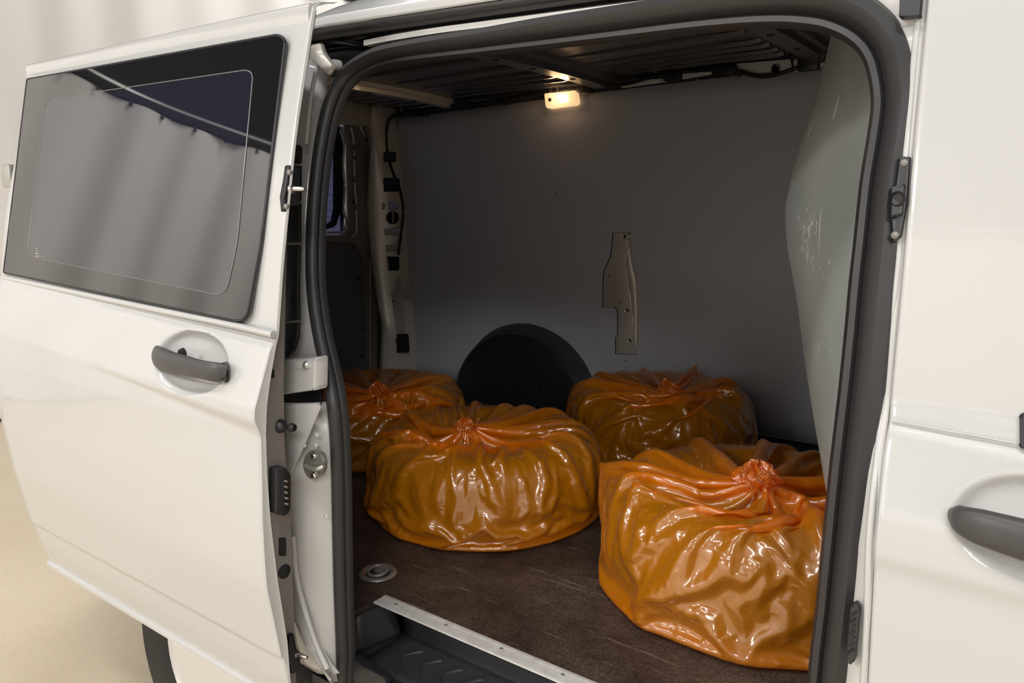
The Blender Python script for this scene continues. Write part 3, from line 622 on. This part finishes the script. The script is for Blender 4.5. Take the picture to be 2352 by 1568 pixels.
tube('striker_loop', smooth_path([SS(704, 1066, -.048), SS(706, 1070, -.064), SS(722, 1077, -.070), SS(742, 1071, -.064), SS(742, 1064, -.048)], 6), .0042, M['zinc'], stp, 8)
for a, c in ((685, 950), (681, 972), (725, 999), (698, 1022), (724, 1023), (747, 1186)): lathe('spot_weld', [(0, -.0015), (.003, -.001), (.005, .001)], SS(a, c, -.050 if a < 700 else -.040), (0, 1, 0), M['paint_inner'], lp, 10)
tube('lower_seam', smooth_path([SS(a, c, -.056) for a, c in ((672, 1230), (680, 1320), (700, 1400), (725, 1475), (752, 1535))], 6), .0055, M['paint_inner'], lp, 8)
loft_px('sill_corner', [(1380, 660, 700), (1430, 668, 720), (1480, 676, 740), (1520, 690, 760), (1545, 730, 780)], lambda a, c: SS(a, c, -.03), lambda a, c: SS(a, c, -.03), M['paint'], 5, .004)

# ---- step well, lower runner
st_z = .468
G = [[(x, .100, st_z), (x, .116, st_z+.001), (x, .205, st_z), (x, .218, st_z+.006), (x, .222, st_z+.02), (x, .214, .535), (x, .205, .5375)] for x in np.linspace(-.020, .95, 30)]
stp_ = grid('entry_step', G, M['dark_plastic'], VAN, 40, thick=.003, label='black plastic entry step with raised treads')
sw = [[(-.052, .112, st_z), (-.020, .218, st_z)], [(-.050, .114, st_z+.008), (-.024, .214, st_z+.01)], [(-.056, .118, .53), (-.038, .206, .532)], [(-.060, .122, .5385), (-.044, .208, .5405)], [(-.078, .14, .540), (-.07, .22, .542)]]
sw = [[np.array(a)+(np.array(c)-np.array(a))*t for t in np.linspace(0, 1, 6)] for a, c in sw]
grid('step_side', sw, M['dark_plastic'], stp_, 40, thick=.002)
mesh('step_corner', [(-.052, .100, st_z), (-.020, .100, st_z), (-.020, .218, st_z), (-.052, .112, st_z)], [(0, 1, 2, 3)], M['dark_plastic'], stp_)
for k in range(15):
    x = .035+k*.052
    path = smooth_path([(x+.018, .197, st_z+.0015), (x+.004, .178, st_z+.0015), (x-.004, .158, st_z+.0015), (x+.006, .138, st_z+.0015), (x+.020, .122, st_z+.0015), (x+.040, .112, st_z+.0015)], 5)
    sweep('tread_rib', path, [(-.009, -.001), (-.006, .0032), (.006, .0032), (.009, -.001)], M['dark_plastic'], stp_, up=(0, 0, 1), smooth=30)
q0 = PZ(800, 1540, .45)
rn = box('lower_runner', (-.10, .04, .415), (.95, .098, .445), M['black'], VAN, .004, label='black lower runner of the sliding door')
for dx_, dy_, r_ in ((-.055, .06, .010), (-.02, .085, .007), (.01, .07, .006)):
    lathe('runner_bolt', [(0, .012), (r_*.6, .012), (r_, .006), (r_, 0)], (dx_, dy_, .445), (0, 0, 1), M['steel'], rn, 12)
hw('runner_arm', [(775, 1525), (800, 1508), (835, 1530), (880, 1555), (890, 1575), (790, 1575)], SS, .0, .02, M['black'], .003, rn)

# ---- lashing ring let into the floor
c_ = PZ(868, 1316, .55)
lr = lathe('lashing_point', [(.0, .0012), (.027, .0012), (.030, .0035), (.034, .0055), (.039, .0045), (.0425, .0005)], (c_[0], c_[1], .5505), (0, 0, 1), M['zinc'], VAN, 40, label='round recessed steel lashing point in the cargo floor')
tube('ring', smooth_path([(c_[0]+.021*math.cos(t), c_[1]+.021*math.sin(t), .5565+.0025*math.sin(t)) for t in np.linspace(0, 2*math.pi, 14, endpoint=False)], 4, True), .0042, M['grey_frame'], lr, 8, closed=True)
lathe('recess_disc', [(0, .0017), (.0265, .0017), (.0268, .001)], (c_[0], c_[1], .5505), (0, 0, 1), M['black'], lr, 30)
prism('ring_hinge', [(c_[0]-.009, c_[1]-.006, .551), (c_[0]+.009, c_[1]-.006, .551), (c_[0]+.011, c_[1]+.022, .551), (c_[0]-.011, c_[1]+.022, .551)], (0, 0, .008), M['zinc'], lr, .002)
# ---- the slid door, standing off the body side
rear = [(65, 150), (58, 220), (40, 330), (20, 450), (12, 560), (9, 632), (-6, 760), (-8, 860), (0, 955), (20, 1040), (40, 1110), (62, 1180), (85, 1240), (112, 1300)]
re_ = np.array([SD(a, c) for a, c in rear]); o_ = np.argsort(re_[:, 2])
def xrd(z): return float(np.interp(z, re_[o_, 2], re_[o_, 0]))
hs = SD(438, 832)
def sst(a, b_, v):
    t = min(1, max(0, (v-a)/(b_-a))); return t*t*(3-2*t)
cA, cB, cC = SD(192, 831), SD(580, 960), SD(580, 1012)
def ydoor(x, z):
    f = max(0.0, -x)/.94
    sh = .040*f*sst(.95, 1.12, z)*(1-sst(1.2, 1.5, z))
    y = float(yd(z-sh))
    # swage: a facet that opens from a point towards the front edge
    u = (x-cA[0])/(cB[0]-cA[0])
    if u > 0:
        u = min(u, 1.05); zu = cA[2]+(cB[2]-cA[2])*u; zl = cA[2]+(cC[2]-cA[2])*u
        k = 1-sst(zl, zu+1e-4, z)
        y += .013*u*k*(sst(.70, .98, z))
    # low crease
    zc = .585-.0*f
    y += .004*(1-sst(zc-.004, zc+.004, z))
    # bowl behind the handle
    d = ((x-hs[0])/.112)**2+((z-hs[2])/.056)**2
    if d < 1: y += .024*(1-d)**.55*min(1, (1-d)*3.2)
    return y
zr = np.r_[np.linspace(.47, .575, 8), np.linspace(.578, .596, 6), np.linspace(.61, .90, 16), np.linspace(.91, 1.20, 92), np.linspace(1.215, 1.62, 14), np.linspace(1.63, 1.672, 6)]
edge_px = [(20, 725), (170, 701), (300, 681), (600, 650), (770, 637), (800, 622), (880, 600), (940, 583), (1000, 580), (1100, 586), (1200, 592), (1350, 608), (1480, 640), (1568, 655), (1700, 675)]
lip_px = [(20, 726), (170, 703), (300, 683), (600, 653), (770, 641), (800, 634), (880, 621), (940, 614), (1000, 612), (1100, 615), (1200, 622), (1350, 640), (1480, 661), (1568, 668), (1700, 685)]
in_px = [(20, 730), (130, 712), (260, 690), (335, 679), (430, 669), (524, 663), (620, 661), (715, 659), (800, 657), (906, 656), (1063, 659), (1219, 672), (1376, 677), (1532, 682), (1700, 690)]
def py_of(z):   # picture row of the front edge at this height
    return float(np.interp(z, ZE, YE))
tab = [(c, PX(float(np.interp(c, [e[0] for e in edge_px], [e[1] for e in edge_px])), c, 0.0)[2]) for c in range(20, 1701, 20)]
ZE = np.array([t[1] for t in tab])[::-1]; YE = np.array([t[0] for t in tab])[::-1]
def yat(lst, z, x):
    c = py_of(z); return float(PX(float(np.interp(c, [e[0] for e in lst], [e[1] for e in lst])), c, x)[1])
G = []
for z in zr:
    xr = xrd(z); n = 130
    row = [(xr+.010, ydoor(xr, z)+.022, z), (xr-.001, ydoor(xr, z)+.010, z), (xr, ydoor(xr, z)+.002, z)]
    xs_ = np.r_[np.linspace(xr+.004, -.40, 26), np.linspace(-.39, -.008, 100)]
    row += [(x, ydoor(x, z), z) for x in xs_]
    yl = max(yat(lip_px, z, 0.0), ydoor(0, z)+.004)
    row += [(-.003, ydoor(0, z)+.0006, z), (0, ydoor(0, z)+.003, z), (.0005, yl-.006, z), (.002, yl-.002, z), (0, yl, z), (-.014, yl+.001, z)]
    G.append(row)
top_row = [(x, y+.012, z+.010) for x, y, z in G[-1]]; G.append(top_row); G.append([(x, y+.045, z+.016) for x, y, z in G[-2]])
door = grid('sliding_door', G, M['paint'], VAN, 38, label='white sliding door slid back along the body side')
# hem along the bottom
sweep('bottom_hem', [(x, float(yd(.472))-.001+.004, .472) for x in np.linspace(xrd(.472)+.004, -.01, 12)], [(-.006, -.004), (-.006, .004), (.0, .007), (.006, .004), (.006, -.004)], M['paint'], door, up=(0, 0, 1))
# inner frame face with its hardware
G = []
for z in zr:
    yl = max(yat(lip_px, z, 0.0), ydoor(0, z)+.004); yi = max(yat(in_px, z, -.014), yl+.01)
    G.append([(-.0135, yl-.002, z), (-.0135, .5*(yl+yi), z), (-.014, yi-.004, z), (-.018, yi, z), (-.30, yi+.004, z)])
fr_ = grid('door_frame', G, M['grey_frame'], door, 40, thick=.001, label='grey-brown front edge of the sliding door')
def fx(px, py, dx=0.0): return PX(px, py, -.0135+dx)
def fpl(name, pts, m_, dx, th, bev=.0015, r=4, par=None, label=None): return prism(name, [fx(x, y, dx) for x, y in rounded(pts, r)], (-th, 0, 0), m_, par or door, bev, label=label)
la = fpl('upper_latch', [(664, 380), (678, 378), (690, 392), (690, 470), (668, 474), (664, 488), (655, 486), (652, 452), (660, 410)], M['black'], .012, .012, .002, 3, label='black upper latch with a locating pin')
for a, c in ((666, 396), (659, 474)): lathe('bolt', [(0, .004), (.003, .0038), (.005, .001), (.005, -.002)], fx(a, c, .0125), (1, 0, 0), M['grey_frame'], la, 12)
lathe('pin', [(0, .026), (.003, .025), (.0045, .018), (.0048, .004), (.008, .003), (.009, -.002)], fx(671, 434, .012), (1, .25, 0), M['steel'], la, 14)
lathe('bump_stop', [(0, .030), (.006, .030), (.0075, .027), (.0075, .022), (.0045, .020), (.0045, .012), (.010, .008), (.012, .0)], fx(643, 978, .0), (1, .25, 0), M['black'], door, 18)
fpl('grommet', rrect(624, 848, 631, 868, 3), M['black_matt'], .002, .003)
cb = fpl('contact_block', [(634, 1078), (656, 1072), (670, 1090), (668, 1175), (655, 1186), (634, 1180)], M['dark_plastic'], .020, .022, .003, 6, label='black contact block with metal pins on the door edge')
fpl('contact_face', [(650, 1080), (664, 1082), (667, 1168), (652, 1180), (648, 1150)], M['black'], .023, .004, .001, 5, cb)
for k in range(5): lathe('contact_pin', [(0, .006), (.0022, .0055), (.003, 0)], fx(655+k*.4, 1104+k*13, .0235), (1, 0, 0), M['steel'], cb, 10)
fpl('grommet', rrect(642, 1235, 658, 1277, 5), M['black_matt'], .003, .004)
lathe('grommet', [(0, .004), (.008, .0035), (.0125, .001), (.0125, -.001)], fx(653, 1312, .001), (1, 0, 0), M['black_matt'], door, 20)
lb = fpl('lower_latch', [(666, 1462), (676, 1456), (682, 1490), (692, 1500), (690, 1524), (680, 1545), (670, 1548), (664, 1510)], M['black'], .010, .012, .002, 3, label='black lower latch with a steel pin')
lathe('pin', [(0, .024), (.003, .023), (.004, .016), (.0042, .002), (.007, 0)], fx(682, 1502, .008), (1, .2, 0), M['steel'], lb, 12)
# window: glass outline from the picture, laid flush in the upper door
gl_px = rounded([(63, 182), (640, 80), (656, 92), (600, 560), (566, 742), (9, 626)], [4, 14, 14, 40, 34, 4], 6)
GN = Vector((0, -.979, .204)).normalized(); GP0 = Vector((0, -.0555, 1.266))
def GLP(px, py, off=0.0):
    d = Vector(ray(px, py)); p0 = GP0+GN*off; t = (p0-Vector(CAM)).dot(GN)/d.dot(GN); return np.array(Vector(CAM)+d*t)
gv = np.array(-GN)
wg = prism('window_glass', [GLP(a, c, .006) for a, c in gl_px], gv*.005, M['frit'], door, 0, 30, label='dark tinted privacy glass of the sliding door')
in_g = rounded([(104, 228), (582, 158), (545, 560), (518, 680), (62, 588)], [26, 26, 40, 30, 26], 6)
prism('clear_glass', [GLP(a, c, .0064) for a, c in in_g], gv*.001, M['glass'], wg, 0, 30)
lp_ = [GLP(a, c, .0066) for a, c in in_g]; tube('glass_print_line', lp_, .0008, M['grey_frame'], wg, 5, up=GN, closed=True)
tube('glass_seal', [GLP(a, c, .0045) for a, c in gl_px], .0028, M['black'], door, 6, up=GN, closed=True)
for k, (a, c, w_) in enumerate(((84, 570, 5), (84, 576, 4), (85, 582, 7), (86, 588, 9), (98, 588, 3))):
    prism('etched_mark', [GLP(a-w_/2, c-1, .0068), GLP(a+w_/2, c-1, .0068), GLP(a+w_/2, c+1, .0068), GLP(a-w_/2, c+1, .0068)], gv*.0003, M['zinc'], wg, 0)
tube('belt_bead', smooth_path([GLP(a, c, .002) for a, c in ((10, 637), (120, 660), (300, 698), (440, 727), (560, 752), (628, 768))], 5), .0062, M['paint'], door, 8)
tr_ = smooth_path([SD(a, c, .004) for a, c in ((66, 166), (160, 148), (300, 119), (450, 88), (600, 59), (716, 38))], 6)
sweep('top_rail', tr_, [(.020*math.copysign(abs(math.cos(t))**.6, math.cos(t)), .0065*math.copysign(abs(math.sin(t))**.8, math.sin(t))) for t in np.linspace(0, 2*math.pi, 20, endpoint=False)], M['paint'], door, smooth=60, scale=np.linspace(.92, 1.05, len(tr_)))
# handle
hpx = [(358, 812), (366, 822), (392, 832), (420, 838), (452, 846), (485, 853), (512, 856), (522, 852)]
ho = [-.004, -.012, -.022, -.026, -.027, -.024, -.014, .004]
hsc = np.interp(np.linspace(0, 1, 43), [0, .06, .2, .35, .6, .85, 1], [.45, .95, 1.12, .95, .80, .82, .8])
hd = sweep('door_handle', smooth_path([SD(a, c, o) for (a, c), o in zip(hpx, ho)], 6), [(.021*math.cos(t), .010*math.sin(t)) for t in np.linspace(0, 2*math.pi, 16, endpoint=False)], M['handle'], door, up=(0, -1, 0), scale=hsc, smooth=60, label='dark grey pull handle')
lathe('lock', [(0, -.004), (.008, -.003), (.010, .004)], SD(417, 812, -.016), (0, 1, 0), M['black'], hd, 16)
lc_ = SD(20, 404, .03)
box('rear_catch', (lc_[0]-.03, lc_[1]-.006, lc_[2]-.028), (lc_[0]+.02, lc_[1]+.012, lc_[2]+.028), M['zinc'], door, .004)

# ---- rear quarter panel and wheel, low behind the door
WX, WZ, WR = -.425, .315, .325
G = []
for x in np.linspace(-1.63, -.20, 56):
    dd = .385**2-(x-WX)**2; zl = .34 if dd <= 0 else max(.34, WZ+math.sqrt(dd))
    G.append([(x, float(ys(z))+.012+float(np.interp(-x, [.7, .9, 1.12, 1.3, 1.5, 1.64], [0, .02, .07, .14, .28, .52])), z) for z in np.linspace(zl, 1.64, 26)])
grid('quarter_panel', G, M['paint'], VAN, 180, thick=.002)
tp = [(.205, .0), (.225, -.012), (.30, -.012), (.318, .005), (.325, .03), (.325, .17), (.31, .19), (.20, .19)]
wl = lathe('rear_wheel', [(r*1.0, h) for r, h in tp], (WX, .035, WZ+.01), (0, 1, 0), M['tyre'], VAN, 56, label='black rear tyre on a pale rim', cap=False)
lathe('rim', [(.208, .004), (.198, -.004), (.190, .012), (.170, .022), (.06, .012), (.05, .002), (0, .002)], (WX, .035, WZ+.01), (0, 1, 0), M['rim'], wl, 40)
for k in range(5):
    t = 2*math.pi*k/5+.3; c0 = np.array([WX, .045, WZ+.01]); d_ = np.array([math.cos(t), 0, math.sin(t)])
    s_ = np.array([-math.sin(t), 0, math.cos(t)])
    prism('spoke', [c0+d_*.05+s_*.03, c0+d_*.195+s_*.02, c0+d_*.195-s_*.02, c0+d_*.05-s_*.03], (0, .02, 0), M['rim'], wl, .003)
G = [[(WX+.40*math.cos(t), y, max(.12, WZ+.40*math.sin(t))) for y in (.03, .06)] for t in np.linspace(.5, 2.2, 16)]
grid('wheel_housing', G, M['black_matt'], VAN, 60)
box('underbody', (-1.5, .25, .26), (1.6, 1.7, .36), M['black_matt'], VAN, 0)

# ------------------------------------------------------------------ orange bags, each drawn over a tyre lying flat
def smooth_noise(rng,NS,NT,ks,kt):
    """periodic in theta, smooth random field of about unit size"""
    g=rng.normal(size=(ks,kt))
    s=np.linspace(0,ks-1.001,NS); t=np.arange(NT)*kt/NT
    i=s.astype(int); fi=(s-i)[:,None]; j=t.astype(int); fj=(t-j)[None,:]
    fi=fi*fi*(3-2*fi); fj=fj*fj*(3-2*fj)
    i1=np.minimum(i+1,ks-1); j1=(j+1)%kt; j=j%kt
    return (g[np.ix_(i,j)]*(1-fi)*(1-fj)+g[np.ix_(i1,j)]*fi*(1-fj)+g[np.ix_(i,j1)]*(1-fi)*fj+g[np.ix_(i1,j1)]*fi*fj)
def bag_sim(seed, R=.328, H=.24, knot=(0,0,.27), Rt=.305, Ht=.22, hole=.16, NT=288, NS=150, steps=240, pulls=(), slack=1.03, fold=.10, twist=.6, vs=1.055, grav=2e-5, fric=.6, bend=.12):
    rng=np.random.default_rng(seed)
    kn=np.array(knot,float)
    th=np.arange(NT)*2*np.pi/NT
    # meridian: from under the tyre out along the floor, up the wall and over the top to the neck
    segs=np.array([(R-.14,.004),(R-.085,.006),(R-.040,.028),(R-.008,.080),(R,H-.05),(R-.03,H),(R*.5,H+.2*(kn[2]-H)),(.02,kn[2])])
    ds=np.r_[0,np.cumsum(np.hypot(*np.diff(segs,axis=0).T))]; L=ds[-1]
    l=np.linspace(0,L,NS); r=np.interp(l,ds,segs[:,0]); z=np.interp(l,ds,segs[:,1])
    lt=ds[5]                       # where the top begins
    tt=np.clip((l-lt)/(L-lt),0,1)
    P=np.zeros((NS,NT,3))
    wob=1+.02*np.cos(2*th+rng.uniform(0,6))+.014*np.cos(3*th+rng.uniform(0,6))+.01*np.cos(5*th+rng.uniform(0,6))
    tw=twist*tt[:,None]**2*(1-0*th)
    P[...,0]=r[:,None]*np.cos(th+tw)*wob+kn[0]*tt[:,None]; P[...,1]=r[:,None]*np.sin(th+tw)*wob+kn[1]*tt[:,None]; P[...,2]=z[:,None]
    amp=np.zeros(NT)
    for k in range(4,40): amp+=rng.normal()*np.cos(k*th+rng.uniform(0,6.28))/k**.6
    amp/=amp.std()
    up=np.clip((l-.10)/(L-.10),0,1)
    P[...,2]+=.012*amp[None,:]*np.sin(np.pi*tt)[:,None]**.7
    P+=.002*rng.normal(size=P.shape)
    out=smooth_noise(rng,NS,NT,9,26)*.004+smooth_noise(rng,NS,NT,20,60)*.0025
    rr=np.sqrt(P[...,0]**2+P[...,1]**2)+1e-9
    P[...,0]+=out*P[...,0]/rr; P[...,1]+=out*P[...,1]/rr
    dth=2*np.pi/NT
    base=np.maximum(r,.0)
    ex=np.where(l<lt,np.where(z<.06,r*1.015,R*slack),base*slack+fold*np.clip(tt/.5,0,1)**.8+.0*tt)
    rest_h=(ex*dth)[:,None]*(1+.05*smooth_noise(rng,NS,NT,5,16)+.05*smooth_noise(rng,NS,NT,14,44))
    dl=L/(NS-1)
    lw=np.clip((l-.13)/.12,0,1); lw=(lw*lw*(3-2*lw))[:,None]
    rest_v=dl*(1+lw*(vs-1+.06*smooth_noise(rng,NS,NT,4,9)+.06*smooth_noise(rng,NS,NT,12,30)))[:-1]
    bot=P[0].copy(); bot[:,2]=.004
    neck=np.stack([kn[0]+.018*np.cos(th+twist),kn[1]+.018*np.sin(th+twist),np.full(NT,kn[2])],-1)
    V=np.zeros_like(P)
    pl=[(int(a/(2*np.pi)*NT)%NT,int(s*NS),np.array(t,float)) for a,s,t in pulls]
    def sat(A,B,rest,kt,kc):
        d=B-A; Ld=np.sqrt(np.einsum('...i,...i',d,d))+1e-9
        q=1-rest/Ld
        q*=np.where(q>0,kt,kc)*.5
        d*=q[...,None]; A+=d; B-=d
    rm=(Rt+hole)/2; a=(Rt-hole)/2; b=Ht/2; rc=.066
    rh=rest_h; dg=np.sqrt(rh[:-1]**2+rest_v**2)
    for st in range(steps):
        f=st/steps
        V*=.92
        V[...,2]-=grav
        if st<50: V+=rng.normal(size=P.shape)*.0007
        Q=P+V
        for it in range(2):
            sat(Q[:,0::2],Q[:,1::2],rh[:,0::2],1,.6)
            sat(Q[:,1:-1:2],Q[:,2::2],rh[:,1:-1:2],1,.6)
            sat(Q[:,-1],Q[:,0],rh[:,-1],1,.6)
            sat(Q[0:-1:2],Q[1::2],rest_v[0::2],1,.6)
            sat(Q[1:-1:2],Q[2::2],rest_v[1::2],1,.6)
            sat(Q[:-1:2,0::2],Q[1::2,1::2],dg[::2,0::2],.6,.3)
            sat(Q[1:-1:2,1:-1:2],Q[2::2,2::2],dg[1::2,1:-1:2],.6,.3)
            sat(Q[:-1:2,1::2],Q[1::2,0::2],dg[::2,1::2],.6,.3)
            sat(Q[1:-1:2,2::2],Q[2::2,1:-1:2],dg[1::2,2::2],.6,.3)
            if it==0:
                for s_,kb in ((2,bend),(4,bend*.35)):
                    d=np.roll(Q,-s_,1)-Q; Ld=np.sqrt(np.einsum('...i,...i',d,d))+1e-9
                    d*=(np.minimum(1-rh*s_*.97/Ld,0)*kb)[...,None]; Q=Q+d-np.roll(d,s_,1)
                    d=Q[s_:]-Q[:-s_]; Ld=np.sqrt(np.einsum('...i,...i',d,d))+1e-9
                    d*=(np.minimum(1-dl*vs*s_*.97/Ld,0)*kb)[...,None]; Q[:-s_]+=d; Q[s_:]-=d
            rr=np.sqrt(Q[...,0]**2+Q[...,1]**2)+1e-9
            dx=rr-rm; dz=Q[...,2]-b-.004
            qx=np.abs(dx)-(a-rc); qz=np.abs(dz)-(b-rc)
            ox=np.maximum(qx,0); oz=np.maximum(qz,0); n=np.sqrt(ox**2+oz**2)
            sd=n+np.minimum(np.maximum(qx,qz),0)-rc; n+=1e-9
            corner=(qx>0)&(qz>0)
            nx=np.where(corner,ox/n,qx>qz)*np.sign(dx)
            nz=np.where(corner,oz/n,qx<=qz)*np.sign(dz)
            push=np.maximum(.003-sd,0)
            px=push*nx/rr
            Q[...,0]+=px*Q[...,0]; Q[...,1]+=px*Q[...,1]; Q[...,2]+=push*nz
            np.maximum(Q[...,2],.003,out=Q[...,2])
            fr=((push>0)|(Q[...,2]<.006))[...,None]*fric
            Q+=(P-Q)*fr
            Q[0]=bot; Q[-1]=neck
            for (j,i,t) in pl:
                Q[i,j]+=(t-Q[i,j])*.6*min(1,f*2)
        V=Q-P; np.clip(V,-.008,.008,out=V); P=Q
    P[1:-1]=.7*P[1:-1]+.075*(P[:-2]+P[2:])+.075*(np.roll(P,1,1)+np.roll(P,-1,1))[1:-1]
    return P

def tuft(seed, r0=.018, r1=.055, h=.05, lean=(0, 0), NT=144, NR=26, droop=.3):
    """the gathered mouth of the bag above the knot"""
    rng = np.random.default_rng(seed); th = np.arange(NT)*2*np.pi/NT
    pl = np.zeros(NT)
    for k in range(3, 17): pl += rng.normal()*np.cos(k*th+rng.uniform(0, 6.28))/k**.45
    pl /= np.abs(pl).max()
    P = np.zeros((NR, NT, 3))
    for i in range(NR):
        s = i/(NR-1)
        q = max(0, (s-.25)/.75); n_ = min(1, s/.25)
        r = (r0+(r1-r0)*n_) * np.cos(q*np.pi/2*.96)**.8
        rr = r*(1+.34*pl*n_*(1-.4*q)+.10*np.sin(9*th+6*s))
        tw = 1.6*(1-s)
        P[i, :, 0] = rr*np.cos(th+tw)+lean[0]*s; P[i, :, 1] = rr*np.sin(th+tw)*.85+lean[1]*s
        P[i, :, 2] = h*(.35*n_+.65*np.sin(q*np.pi/2))*(1+.40*np.roll(pl, 9)*s)-.008*(1-s)
    P += .0030*rng.normal(size=P.shape); P = .4*P+.3*(np.roll(P, 1, 1)+np.roll(P, -1, 1))
    P[1:-1] = .5*P[1:-1]+.25*(P[:-2]+P[2:])
    return P
def grid_mesh(name, P):
    NS, NT = P.shape[:2]; me = bpy.data.meshes.new(name)
    i = np.arange(NS-1)[:, None]*NT; j = np.arange(NT)[None, :]; j1 = (j+1) % NT
    F = np.stack([i+j, i+j1, i+NT+j1, i+NT+j], -1).reshape(-1, 4)
    me.vertices.add(NS*NT); me.vertices.foreach_set('co', P.reshape(-1).astype(np.float32))
    me.loops.add(F.size); me.loops.foreach_set('vertex_index', F.reshape(-1).astype(np.int32))
    me.polygons.add(len(F)); me.polygons.foreach_set('loop_start', (np.arange(len(F))*4).astype(np.int32))
    me.update(calc_edges=True)
    U = np.stack(np.broadcast_arrays(np.arange(NT+1)[None, :]/NT*2.1, np.arange(NS)[:, None]/NS*.62), -1)
    c = np.arange(NT)[None, :]; r_ = np.arange(NS-1)[:, None]
    uv = np.stack([U[r_, c], U[r_, c+1], U[r_+1, c+1], U[r_+1, c]], 2).reshape(-1)
    me.uv_layers.new(name='sheet').data.foreach_set('uv', uv.astype(np.float32))
    me.shade_smooth(); return me
FZ = .5505
BAGS = [  # centre, radius, height, knot picture point, knot height, seed, options, label of bag, label of tyre
 ((-.835, .925), .322, .215, (872, 905), .235, 11, dict(NT=208, NS=104, steps=200, slack=1.03, vs=1.05, twist=.5), dict(r1=.032, h=.036),
  'tied orange plastic bag at the rear left, partly hidden by the door seal', 'dark tyre lying inside the rear left orange bag'),
 ((-.195, .730), .328, .212, (1068, 985), .232, 3, dict(slack=1.04, vs=1.085, twist=.8, fold=.13, bend=.08), dict(r1=.030, h=.028),
  'round tied orange plastic bag in the middle, beside the floor lashing ring', 'dark tyre lying inside the middle orange bag'),
 ((-.030, 1.462), .318, .218, (1545, 905), .225, 8, dict(NT=240, NS=124, slack=1.045, vs=1.07, twist=.8, fold=.12, pulls=((1.5, .72, (.03, .30, .275)),)), dict(r1=.034, h=.042, lean=(-.02, 0)),
  'tied orange plastic bag at the back against the grey lining, right of the wheel arch', 'dark tyre lying inside the orange bag at the back'),
 ((.545, .712), .325, .240, (1742, 1105), .268, 21, dict(slack=1.06, vs=1.10, twist=.9, fold=.13, Ht=.225, pulls=((3.35, .50, (-.372, -.04, .225)), (4.0, .62, (-.20, -.20, .262)))), dict(r1=.042, h=.038),
  'largest tied orange plastic bag, in front at the right beside the door opening', 'dark tyre lying inside the front right orange bag')]
def tyre_profile(Ht):
    """(r, h) outline of a lying tyre, just inside the film"""
    Rt, hole, rc, e = .305, .16, .066, .004
    rm, a, b = (Rt+hole)/2, (Rt-hole)/2-rc, Ht/2-rc; out = []
    for t in np.linspace(-math.pi/2, 1.5*math.pi, 44):
        c, q = math.cos(t), math.sin(t)
        out.append((rm+math.copysign(a, c)+(rc-e)*c, Ht/2+math.copysign(max(b, 0), q)+(rc-e)*q))
    return out
for (cx, cy_), R_, H_, kpx, kz, seed, kw, tk, lab, tlab in BAGS:
    k = PZ(*kpx, FZ+kz); kn = (float(k[0]-cx), float(k[1]-cy_), kz)
    Ht = kw.get('Ht', .215)
    P = bag_sim(seed, R=R_, H=H_, knot=kn, **{**dict(Ht=.205), **kw})
    me = grid_mesh('plastic_bag', P); me.materials.append(M['film'])
    bg = bpy.data.objects.new('plastic_bag', me); COL.objects.link(bg); bg.location = (cx, cy_, FZ)
    md = bg.modifiers.new('smooth', 'SUBSURF'); md.levels = 1; md.render_levels = 1
    tag(bg, lab, 'bag', 'tied orange bags in the hold')
    tm = grid_mesh('knot', tuft(seed+100, **tk)); tm.materials.append(M['film_knot'])
    tb = bpy.data.objects.new('knot', tm); COL.objects.link(tb); tb.parent = bg; tb.location = (kn[0], kn[1], kn[2]-.004)
    tb['label'] = 'gathered knot of the bag'
    # the tyre inside
    prof = tyre_profile(kw.get('Ht', .205))
    ty = lathe('tyre', prof+[prof[0]], (0, 0, 0), (0, 0, 1), M['tyre'], None, 64, cap=False)
    ty.location = (cx, cy_, FZ+.004); tag(ty, tlab, 'tyre', 'tyres inside the orange bags')
